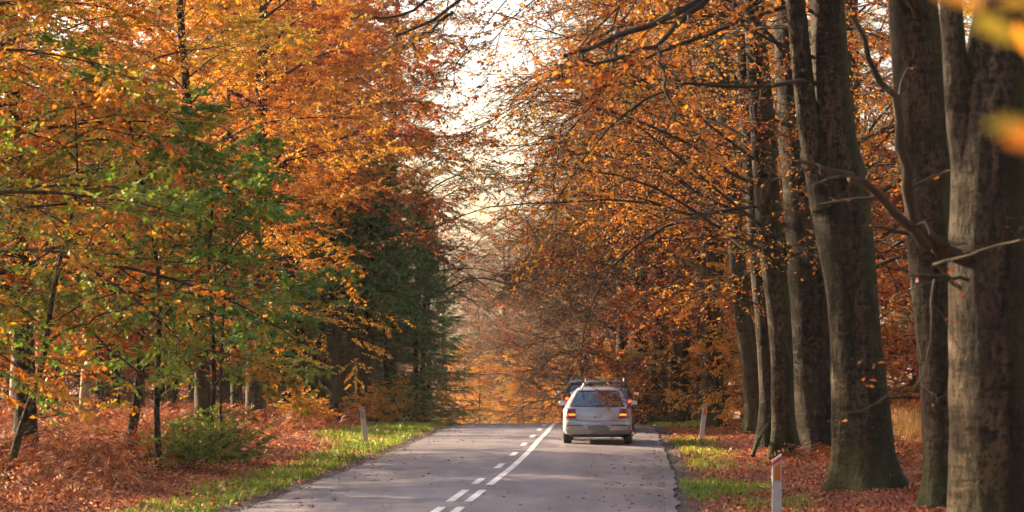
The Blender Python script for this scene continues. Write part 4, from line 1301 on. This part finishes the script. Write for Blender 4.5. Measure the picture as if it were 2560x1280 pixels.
def build_car(name, tbl, paint, label, loc, rz, windows, axles, wheel_r, lights, plate, wagon=False, roof_mat=None, extra=None):
    ring, tb = car_surface(tbl)
    root = empty(name, loc, rz)
    tag(root, label, 'car', 'cars driving away in the right lane')
    # body shell: stacked rings with window faces left out, wheel arches cut
    zs = np.unique(np.round(np.concatenate([tb[:, 0], np.arange(tb[0, 0], tb[-1, 0], 0.045), [windows['z0'], windows['z1']]]), 4))
    rings = [ring(z) for z in zs]
    n = len(rings[0])
    V = np.concatenate(rings)
    bm = bmesh.new()
    vs_ = [bm.verts.new(v) for v in V]
    ymin_w, ymax_w = windows['side']
    gfaces = {'rear_window': [], 'side_window': [], 'windscreen': []}
    gl = set()
    for j in range(len(zs) - 1):
        zc = (zs[j] + zs[j + 1]) / 2
        for i in range(n):
            i2 = (i + 1) % n
            q = (j * n + i, j * n + i2, (j + 1) * n + i2, (j + 1) * n + i)
            c = V[list(q)].mean(0)
            hw = np.interp(zc, tb[:, 0], tb[:, 3]); yr = np.interp(zc, tb[:, 0], tb[:, 1]); yf = np.interp(zc, tb[:, 0], tb[:, 2])
            kind = None
            if windows['z0'] < zc < windows['z1']:
                fr = (zc - windows['z0']) / (windows['z1'] - windows['z0'])
                if c[1] < yr + 0.16 and abs(c[0]) < windows['rear'][0] * (1 - fr) + windows['rear'][1] * fr: kind = 'rear_window'
                elif c[1] > yf - 0.16 and abs(c[0]) < hw - 0.1: kind = 'windscreen'
                elif abs(c[0]) > hw - 0.012 and ymin_w + 0.25 * fr < c[1] - 0 and c[1] < yf - 0.22 and not any(abs(c[1] - b) < 0.06 for b in windows['pillars']): kind = 'side_window'
            f = bm.faces.new([vs_[k] for k in q])
            f.smooth = True
            if kind:
                f.material_index = 1
                gfaces[kind].append(q)
    bm.faces.new([vs_[i] for i in reversed(range(n))])
    bm.faces.new([vs_[(len(zs) - 1) * n + i] for i in range(n)])
    bmesh.ops.recalc_face_normals(bm, faces=list(bm.faces))
    me = bpy.data.meshes.new('body'); bm.to_mesh(me); bm.free()
    me.materials.append(paint); me.materials.append(CM['black'])
    tmp = bpy.data.objects.new('body', me); COL.objects.link(tmp)
    cut = bmesh.new()
    for ya in axles:
        for sx in (-1, 1):
            bmesh.ops.create_cone(cut, cap_ends=True, segments=36, radius1=wheel_r + 0.045, radius2=wheel_r + 0.045, depth=0.5,
                                  matrix=Matrix.Translation((sx * 0.85, ya, wheel_r)) @ Matrix.Rotation(math.pi / 2, 4, 'Y'))
    cme = bpy.data.meshes.new('cut'); cut.to_mesh(cme); cut.free()
    cme.materials.append(CM['black'])
    co = bpy.data.objects.new('cut', cme); COL.objects.link(co)
    md = tmp.modifiers.new('b', 'BOOLEAN'); md.object = co; md.operation = 'DIFFERENCE'; md.solver = 'EXACT'
    bpy.context.view_layer.update()
    ev = tmp.evaluated_get(bpy.context.evaluated_depsgraph_get())
    nm = bpy.data.meshes.new_from_object(ev)
    bpy.data.objects.remove(tmp); bpy.data.objects.remove(co)
    bm = bmesh.new(); bm.from_mesh(nm)
    z0, z1 = windows['z0'], windows['z1']
    kill = [f for f in bm.faces if f.material_index == 1 and z0 - 0.01 < f.calc_center_median().z < z1 + 0.01]
    bmesh.ops.delete(bm, geom=kill, context='FACES')
    bm.to_mesh(nm); bm.free()
    nm.name = 'body'
    body = obj('body', nm, None, root)
    bmod = body.modifiers.new('edge', 'SOLIDIFY'); bmod.thickness = 0.02; bmod.offset = -1
    for kind, qs in gfaces.items():
        groups = [qs] if kind != 'side_window' else [[q for q in qs if V[q[0]][0] < 0], [q for q in qs if V[q[0]][0] > 0]]
        for g in groups:
            if not g: continue
            used = sorted({i for q in g for i in q}); mp = {v: k for k, v in enumerate(used)}
            obj(kind, mesh_np(kind, V[used], [[mp[i] for i in q] for q in g], smooth_shade=True), CM['glass'], root)
    # black surround of the rear window
    # wheels
    for ya in axles:
        for sx in (-1, 1):
            w = bm_obj('wheel', lambda b: add_lathe(b, [(-0.10, wheel_r * 0.62), (-0.10, wheel_r * 0.93), (-0.075, wheel_r), (0.075, wheel_r), (0.10, wheel_r * 0.93), (0.10, wheel_r * 0.62)]), CM['tyre'], root, loc=(sx * 0.755, ya, wheel_r))
            bm_obj('rim', lambda b: add_lathe(b, [(sx * 0.085, wheel_r * 0.64), (sx * 0.07, wheel_r * 0.55), (sx * 0.05, wheel_r * 0.2), (sx * 0.085, wheel_r * 0.14), (sx * 0.09, 0.004)]), CM['alloy'], w)
    # tail lamps: dark red lens with a lit band
    for sx in (-1, 1):
        co_ = [(sx * x, z) for x, z in lights['lens']]
        if sx < 0: co_ = [co_[1], co_[0], co_[3], co_[2]]
        ln = rear_patch('tail_light', tb, co_, CM['lens'], root, 0.014, 0.03)
        co_ = [(sx * x, z) for x, z in lights['lit']]
        if sx < 0: co_ = [co_[1], co_[0], co_[3], co_[2]]
        rear_patch('lit_lamp', tb, co_, CM['lit'], ln, 0.019, 0.012)
        co_ = [(sx * x, z) for x, z in lights['hot']]
        if sx < 0: co_ = [co_[1], co_[0], co_[3], co_[2]]
        rear_patch('bulb_glow', tb, co_, CM['hot'], ln, 0.023, 0.008, 4, 2)
    pw, pz0, pz1 = plate
    hld = rear_patch('plate_recess', tb, [(-pw - 0.05, pz0 - 0.02), (pw + 0.05, pz0 - 0.02), (pw + 0.05, pz1 + 0.02), (-pw - 0.05, pz1 + 0.02)], paint, root, 0.006, 0.02)
    rear_patch('number_plate', tb, [(-pw, pz0), (pw, pz0), (pw, pz1), (-pw, pz1)], CM['plate'], hld, 0.014, 0.012)
    # mirrors
    zm, ym, xm = windows['mirror']
    for sx in (-1, 1):
        mr = bm_obj('door_mirror', lambda b: add_box(b, (sx * (xm + 0.10), ym, zm), (0.19, 0.13, 0.125)), paint, root, bevel=0.035)
        bm_obj('mirror_glass', lambda b: add_box(b, (sx * (xm + 0.10), ym - 0.066, zm), (0.15, 0.006, 0.09)), CM['mirror'], mr, False)
        bm_obj('mirror_foot', lambda b: add_box(b, (sx * (xm - 0.0), ym + 0.01, zm - 0.03), (0.09, 0.06, 0.04)), CM['black'], mr, False)
    # seats and floor seen through the glass
    for (sx, yy) in ((-0.36, axles[1] - 1.25), (0.36, axles[1] - 1.25), (-0.38, axles[0] + 0.55), (0.38, axles[0] + 0.55)):
        rear_row = yy < axles[0] + 1
        s = bm_obj('seat', lambda b: add_box(b, (sx, yy, 0.80 if not rear_row else 0.70), (0.48, 0.14, 0.5 if not rear_row else 0.42), Matrix.Rotation(0.25, 3, 'X')), CM['skin'], root, bevel=0.05)
        if not rear_row:
            bm_obj('headrest', lambda b: add_box(b, (sx, yy - 0.09, 1.16), (0.26, 0.09, 0.17), Matrix.Rotation(0.15, 3, 'X')), CM['skin'], s, bevel=0.035)
    bm_obj('cabin_floor', lambda b: (add_box(b, (0, 1.9, 0.36), (1.45, 2.9, 0.05)), add_box(b, (0, axles[1] - 0.35, 0.78), (1.4, 0.3, 0.26))), CM['inner'], root, False)
    # exhaust and dark underside
    bm_obj('underside', lambda b: add_box(b, (0, (axles[0] + axles[1]) / 2, 0.23), (1.3, axles[1] - axles[0] + 1.1, 0.09)), CM['black'], root, False)
    if extra: extra(root, tb)
    return root


def build_cars():
    golf_tbl = [  # z, y rear, y front, half width, rear corner r, bow, front corner r
        (0.235, 0.13, 3.98, 0.765, 0.16, 0.05, 0.30), (0.27, 0.055, 4.08, 0.82, 0.20, 0.07, 0.36), (0.36, 0.01, 4.14, 0.860, 0.24, 0.08, 0.42),
        (0.47, 0.0, 4.149, 0.868, 0.25, 0.08, 0.45), (0.482, 0.018, 4.14, 0.858, 0.25, 0.08, 0.45), (0.50, 0.0, 4.145, 0.868, 0.25, 0.08, 0.45), (0.57, 0.012, 4.13, 0.868, 0.25, 0.08, 0.46), (0.585, 0.05, 4.12, 0.866, 0.24, 0.08, 0.46),
        (0.72, 0.062, 4.06, 0.864, 0.23, 0.08, 0.48), (0.80, 0.075, 3.92, 0.858, 0.22, 0.075, 0.5), (0.90, 0.10, 3.25, 0.842, 0.21, 0.07, 0.5),
        (0.945, 0.135, 2.98, 0.815, 0.22, 0.09, 0.5), (1.10, 0.255, 2.72, 0.735, 0.20, 0.09, 0.45), (1.22, 0.355, 2.50, 0.660, 0.18, 0.08, 0.40),
        (1.315, 0.44, 2.28, 0.595, 0.17, 0.07, 0.36), (1.365, 0.49, 2.15, 0.550, 0.17, 0.07, 0.34), (1.40, 0.60, 2.0, 0.49, 0.2, 0.06, 0.32), (1.425, 0.82, 1.8, 0.38, 0.2, 0.05, 0.3), (1.437, 1.1, 1.55, 0.25, 0.12, 0.02, 0.18)]
    silver = car_paint('silver_paint', (0.40, 0.395, 0.41), 0.5, 0.3)

    def golf_extra(root, tb):
        def shape(bm, pts, r_=0.008):
            for a, b in zip(pts, pts[1:]):
                a, b = Vector(a), Vector(b)
                d = b - a
                bmesh.ops.create_cone(bm, cap_ends=True, segments=6, radius1=r_, radius2=r_, depth=d.length, matrix=Matrix.Translation((a + b) / 2) @ d.to_track_quat('Z', 'Y').to_matrix().to_4x4())
        ry = lambda x, z: rear_y(tb, x, z)
        wp = bm_obj('wiper', lambda b: shape(b, [(0.0, ry(0, .97) - .02, 0.965), (0.2, ry(.2, .965) - .025, 0.958), (0.47, ry(.47, .96) - .02, 0.952)], 0.011), CM['black'], root)
        bm_obj('wiper_hub', lambda b: add_lathe(b, [(-0.03, 0.001), (-0.03, 0.03), (0.02, 0.035)], 'X', 10), CM['black'], wp, loc=(0, ry(0, .96) - .01, 0.965))
        bm_obj('roof_antenna', lambda b: add_lathe(b, [(0, 0.022), (0.03, 0.012), (0.075, 0.006), (0.08, 0.0005)], 'Z', 8, (0.0, 0.72, 1.395)), CM['black'], root)
        rear_patch('tailgate_handle', tb, [(-0.10, 0.675), (0.08, 0.675), (0.08, 0.70), (-0.10, 0.70)], CM['black'], root, 0.012, 0.02, 6, 2)
        rear_patch('badge', tb, [(0.0, 0.665), (0.06, 0.665), (0.06, 0.71), (0.0, 0.71)], CM['chrome'], root, 0.016, 0.02, 4, 3)
        # tailgate shut lines
        g = []
        seam = plain('seam', (0.05, 0.047, 0.045), 0.7)
        rear_patch('shut_line', tb, [(-0.505, 0.592), (0.505, 0.592), (0.505, 0.600), (-0.505, 0.600)], seam, root, 0.003, 0.01, 14, 1)
        for sx in (-1, 1):
            rear_patch('shut_line', tb, [(sx * 0.512 - .004, 0.60), (sx * 0.512 + .004, 0.60), (sx * 0.525 + .004, 0.68), (sx * 0.525 - .004, 0.68)], seam, root, 0.003, 0.01, 1, 4)
        rear_patch('bumper_strip', tb, [(-0.80, 0.468), (-0.36, 0.468), (-0.36, 0.492), (-0.80, 0.492)], seam, root, 0.002, 0.014, 10, 1)
        rear_patch('bumper_strip', tb, [(0.36, 0.468), (0.80, 0.468), (0.80, 0.492), (0.36, 0.492)], seam, root, 0.002, 0.014, 10, 1)
        # black band round the rear glass
        for c in ([(-0.66, 0.938), (0.66, 0.938), (0.655, 0.962), (-0.655, 0.962)], [(-0.515, 1.312), (0.515, 1.312), (0.505, 1.338), (-0.505, 1.338)]):
            rear_patch('glass_band', tb, c, CM['black'], root, 0.004, 0.01, 14, 1)
        for sx in (-1, 1):
            c = [(sx * 0.675, 0.94), (sx * 0.640, 0.94), (sx * 0.485, 1.335), (sx * 0.52, 1.335)]
            if sx > 0: c = [c[1], c[0], c[3], c[2]]
            rear_patch('glass_band', tb, c, CM['black'], root, 0.004, 0.01, 3, 10)
        bm_obj('exhaust_pipe', lambda b: add_lathe(b, [(0, 0.024), (0.0, 0.03)], 'X', 12, (-0.45, 0.1, 0.2)), CM['black'], root)
        bm_obj('rear_apron', lambda b: add_box(b, (0, 0.28, 0.225), (1.3, 0.3, 0.07)), CM['black'], root, bevel=0.02)
    Y = 59.6
    heading = -math.atan2(float(cx(Y + 4) - cx(Y)), 4.0)
    build_car('hatchback_car', golf_tbl, silver, 'silver hatchback nearest on the road, tail lights lit', (2.12, Y, float(base_z(Y)) + 0.045), heading,
              dict(z0=0.95, z1=1.325, rear=(0.66, 0.505), side=(0.62, 2.9), pillars=(1.15, 2.0), mirror=(0.985, 2.45, 0.82)), (0.72, 3.23), 0.305,
              dict(lens=[(0.525, 0.655), (0.79, 0.655), (0.765, 0.895), (0.545, 0.895)], lit=[(0.54, 0.715), (0.74, 0.715), (0.735, 0.775), (0.545, 0.775)], hot=[(0.56, 0.725), (0.70, 0.725), (0.70, 0.765), (0.56, 0.765)]),
              (0.26, 0.375, 0.485), extra=golf_extra)

    wagon_tbl = [
        (0.20, 0.14, 4.3, 0.78, 0.15, 0.05, 0.30), (0.28, 0.05, 4.42, 0.845, 0.2, 0.07, 0.36), (0.42, 0.0, 4.48, 0.872, 0.22, 0.08, 0.42), (0.58, 0.0, 4.48, 0.88, 0.22, 0.08, 0.45), (0.61, 0.05, 4.46, 0.88, 0.2, 0.08, 0.46),
        (0.80, 0.07, 4.25, 0.87, 0.19, 0.075, 0.5), (0.93, 0.10, 3.5, 0.855, 0.18, 0.07, 0.5), (0.98, 0.13, 3.25, 0.835, 0.18, 0.07, 0.5), (1.15, 0.22, 2.95, 0.765, 0.17, 0.06, 0.45),
        (1.30, 0.29, 2.68, 0.70, 0.15, 0.05, 0.4), (1.39, 0.27, 2.5, 0.655, 0.14, 0.05, 0.36), (1.43, 0.28, 2.4, 0.62, 0.15, 0.05, 0.34), (1.465, 0.42, 2.2, 0.54, 0.2, 0.05, 0.32), (1.49, 0.75, 2.0, 0.40, 0.2, 0.05, 0.3), (1.497, 1.1, 1.7, 0.22, 0.1, 0.02, 0.15)]

    def wagon_extra(spoiler_mat):
        def f(root, tb):
            for sx in (-1, 1):
                def rail(b, sx=sx):
                    pts = [(sx * 0.56, 0.55, 1.44), (sx * 0.565, 0.66, 1.515), (sx * 0.565, 1.4, 1.535), (sx * 0.56, 2.05, 1.51), (sx * 0.555, 2.15, 1.44)]
                    for a, c in zip(pts, pts[1:]):
                        a, c = Vector(a), Vector(c); d = c - a
                        bmesh.ops.create_cone(b, cap_ends=True, segments=8, radius1=0.022, radius2=0.022, depth=d.length + 0.02, matrix=Matrix.Translation((a + c) / 2) @ d.to_track_quat('Z', 'Y').to_matrix().to_4x4())
                bm_obj('roof_rail', rail, CM['alloy'], root)
            sp = rear_patch('roof_spoiler', tb, [(-0.56, 1.375), (0.56, 1.375), (0.54, 1.425), (-0.54, 1.425)], spoiler_mat, root, 0.06, 0.09, 12, 2)
            rear_patch('high_brake_light', tb, [(-0.16, 1.385), (0.16, 1.385), (0.16, 1.402), (-0.16, 1.402)], CM['lens'], sp, 0.066, 0.01, 4, 1)
            for sx in (-1, 1):
                c = [(sx * 0.70, 0.985), (sx * 0.665, 0.985), (sx * 0.575, 1.37), (sx * 0.61, 1.37)]
                if sx > 0: c = [c[1], c[0], c[3], c[2]]
                rear_patch('glass_band', tb, c, CM['black'], root, 0.004, 0.01, 3, 8)
            bm_obj('rear_apron', lambda b: add_box(b, (0, 0.3, 0.21), (1.35, 0.3, 0.1)), CM['black'], root, bevel=0.02)
        return f
    wl = dict(lens=[(0.60, 0.66), (0.845, 0.66), (0.80, 1.02), (0.66, 1.02)], lit=[(0.66, 0.80), (0.80, 0.80), (0.79, 0.93), (0.67, 0.93)], hot=[(0.69, 0.835), (0.77, 0.835), (0.765, 0.90), (0.695, 0.90)])
    ww = dict(z0=0.985, z1=1.365, rear=(0.665, 0.575), side=(0.5, 3.1), pillars=(1.1, 2.05), mirror=(1.06, 2.75, 0.85))
    brown = car_paint('brown_paint', (0.060, 0.030, 0.024), 0.4, 0.2)
    Y = 69.8
    build_car('estate_car', wagon_tbl, brown, 'dark brown estate car with roof rails directly ahead of the silver hatchback', (2.70, Y, float(base_z(Y)) + 0.045), -math.atan2(float(cx(Y + 4) - cx(Y)), 4.0),
              ww, (0.85, 3.5), 0.315, wl, (0.26, 0.66, 0.77), extra=wagon_extra(brown))
    dark = car_paint('dark_blue_paint', (0.035, 0.04, 0.055), 0.5, 0.1)
    Y = 82.5
    build_car('estate_car', wagon_tbl, dark, 'furthest car, dark estate showing only its roof edge and left lamp past the brown one', (2.62, Y, float(base_z(Y)) + 0.045), -math.atan2(float(cx(Y + 4) - cx(Y)), 4.0) + 0.02,
              ww, (0.85, 3.5), 0.315, wl, (0.26, 0.66, 0.77), extra=wagon_extra(dark))


build_cars()


# ---------------------------------------------------------------- marker posts
def build_posts():
    white = plain('post_white', (0.46, 0.44, 0.41), 0.6, noise=0.14, nscale=14)
    redp = plain('post_red', (0.62, 0.035, 0.025), 0.4)
    orp = plain('post_reflector_orange', (0.50, 0.13, 0.012), 0.35)
    gry = plain('post_reflector_grey', (0.24, 0.24, 0.25), 0.35)
    blk = plain('post_bracket', (0.06, 0.04, 0.035), 0.5)

    def prism(bm, pts, y0, y1):
        a = [bm.verts.new((x, y0, z)) for x, z in pts]; b = [bm.verts.new((x, y1, z)) for x, z in pts]
        bm.faces.new(a); bm.faces.new(list(reversed(b)))
        for i in range(len(pts)):
            j = (i + 1) % len(pts)
            bm.faces.new((a[j], a[i], b[i], b[j]))
        bmesh.ops.recalc_face_normals(bm, faces=list(bm.faces))

    def post(x, y, lean, right, label, box=False, grey=False):
        root = empty('marker_post', (x, y, float(gz(x, y)) - (0.02 if y < 90 else 0.15)))
        root.rotation_euler = (0.0, lean, 0)
        tag(root, label, 'marker post', 'marker posts along the road')
        s = 1 if right else -1
        h, w = 1.0, 0.062
        sl = 0.075
        top = lambda xx, d=0.0: h - d + sl * (s * xx / w) * 0.6
        bm_obj('post_body', lambda b: prism(b, [(-w, -0.2), (w, -0.2), (w, top(w)), (-w, top(-w))], -0.022, 0.022), white, root, False, bevel=0.008)
        bm_obj('red_band', lambda b: prism(b, [(-w - .002, top(-w, 0.075)), (w + .002, top(w, 0.075)), (w + .002, top(w, 0.03)), (-w - .002, top(-w, 0.03))], -0.0245, 0.0245), redp if right else plain('post_band', (0.62, 0.13, 0.05), 0.5), root, False)
        ow = 0.040 if right else 0.048
        ox = 0.006 if right else 0
        rf = bm_obj('reflector', lambda b: prism(b, [(-ow + ox, 0.70), (ow + ox, 0.70), (ow + ox, top(ow, 0.105)), (-ow + ox, top(-ow, 0.105))], -0.0265, -0.021), orp if not grey else gry, root, False)
        if right:
            bm_obj('reflector_rim', lambda b: prism(b, [(-w + .008, 0.680), (w - .004, 0.680), (w - .004, 0.694), (-w + .008, 0.694)], -0.0265, -0.021), gry, root, False)
        if box:
            bm_obj('side_reflector', lambda b: add_box(b, (s * (w + 0.028), 0.0, 0.82), (0.05, 0.06, 0.17)), blk, root, False, bevel=0.01)
    post(3.42, 31.0, 0.0, True, 'nearest marker post with red band, cut by the bottom of the picture')
    post(5.08, 64.5, 0.12, True, 'leaning marker post with orange reflector on the right verge')
    post(5.93, 105.0, 0.03, True, 'small far marker post on the right by the crest')
    post(-3.70, 61.0, -0.12, False, 'leaning marker post with grey reflector on the left verge', box=True, grey=True)
    post(-2.28, 93.0, -0.05, False, 'small far marker post on the left in front of the spruces', grey=True)


build_posts()


# ---------------------------------------------------------------- small things by the road
def build_small():
    rng = np.random.default_rng(91)
    # dead branch leaning on the thin stem at the right
    pts = [(1882, 1140, 50.5), (1893, 1105, 50.8), (1905, 1085, 51.2), (1912, 1068, 51.5), (1930, 1050, 51.9)]
    C = np.array([px(*p) for p in pts])
    g = Geo(); g.tubes(C[None] - C[0], np.array([[0.045, 0.042, 0.036, 0.03, 0.022]]), 8)
    side = np.array([C[2] - C[0], C[2] - C[0] + [0.12, 0.0, 0.16], C[2] - C[0] + [0.16, 0, 0.34]])
    g.tubes(side[None], np.array([[0.02, 0.014, 0.006]]), 6)
    o = obj('fallen_branch', g.mesh('fallen_branch'), M['bark_beech'], loc=C[0])
    tag(o, 'dead branch propped against the thin dark stem on the right', 'branch')
    # out-of-focus sprig hanging close to the camera, top right
    root = empty('beech_sprig', (0.80, 3.6, 2.95))
    tag(root, 'blurred yellow and orange beech leaves hanging close at the top right corner', 'leaf sprig')
    o0 = np.array([0.80, 3.6, 2.95])
    tw = [np.array([px(2750, -40, 3.55), px(2640, 0, 3.55), px(2560, 10, 3.5), px(2460, 40, 3.5)]), np.array([px(2760, 250, 3.3), px(2660, 300, 3.3), px(2580, 330, 3.3), px(2500, 330, 3.3)])]
    for t_ in tw:
        g = Geo(); g.tubes((t_ - o0)[None], np.array([[0.0028, 0.0024, 0.002, 0.001]]), 5)
        obj('twig', g.mesh('sprig_twig'), M['twig'], root)
    for (x, y, D, dx, dy, sz, h) in [(2420, 50, 3.0, 1, -0.35, 0.075, 0.9), (2460, 20, 3.45, -1, 0.4, 0.07, 0.45), (2530, 60, 3.55, 0.6, -0.8, 0.06, 0.5), (2590, 20, 3.5, -1, 0.2, 0.06, 0.85),
                                     (2575, 320, 2.8, -1, 0.1, 0.055, 0.9), (2505, 350, 2.4, 1, 0.05, 0.05, 0.3), (2330, -5, 3.6, 1, 0.3, 0.06, 0.45)]:
        p = px(x, y, D) - o0
        V, Q = leaf_quads(p[None], np.array([[dx, 0.2, dy]]), np.array([[0.2, -0.9, 0.6]]), np.array([sz]), fold=0.3, wid=0.62)
        # eight-sided leaf blade instead of a rhomb
        b, l, t_, r_ = V
        V = np.array([b, b * .6 + l * .5 - t_ * .1, l * .86 + t_ * .14, l * .42 + t_ * .58, t_, r_ * .42 + t_ * .58, r_ * .86 + t_ * .14, b * .6 + r_ * .5 - t_ * .1])
        me = bpy.data.meshes.new('leaf'); me.from_pydata([tuple(v) for v in V], [], [(0, 1, 2, 3, 4, 5, 6, 7)])
        a = me.attributes.new('hue', 'FLOAT', 'POINT'); a.data.foreach_set('value', np.full(8, h, np.float32))
        obj('leaf', me, M['leaf_amber'], root)


build_small()


# ---------------------------------------------------------------- autumn haze hanging in the wood
def build_haze():
    bm = bmesh.new()
    bmesh.ops.create_cube(bm, size=1.0, matrix=Matrix.Translation((0, 420, 10.0)) @ Matrix.Diagonal((1260, 990, 40, 1)))
    me = bpy.data.meshes.new('haze'); bm.to_mesh(me); bm.free()
    t = NT('haze_air')
    v = t.n('VolumePrincipled', Density=0.00018)
    v.inputs['Color'].default_value = (1.0, 0.93, 0.82, 1)
    v.inputs['Anisotropy'].default_value = 0.35
    t.link(v.outputs[0], t.out.inputs['Volume'])
    o = obj('haze', me, t.m)
    tag(o, 'thin warm autumn haze hanging in the forest air', 'haze', kind='stuff')


build_haze()
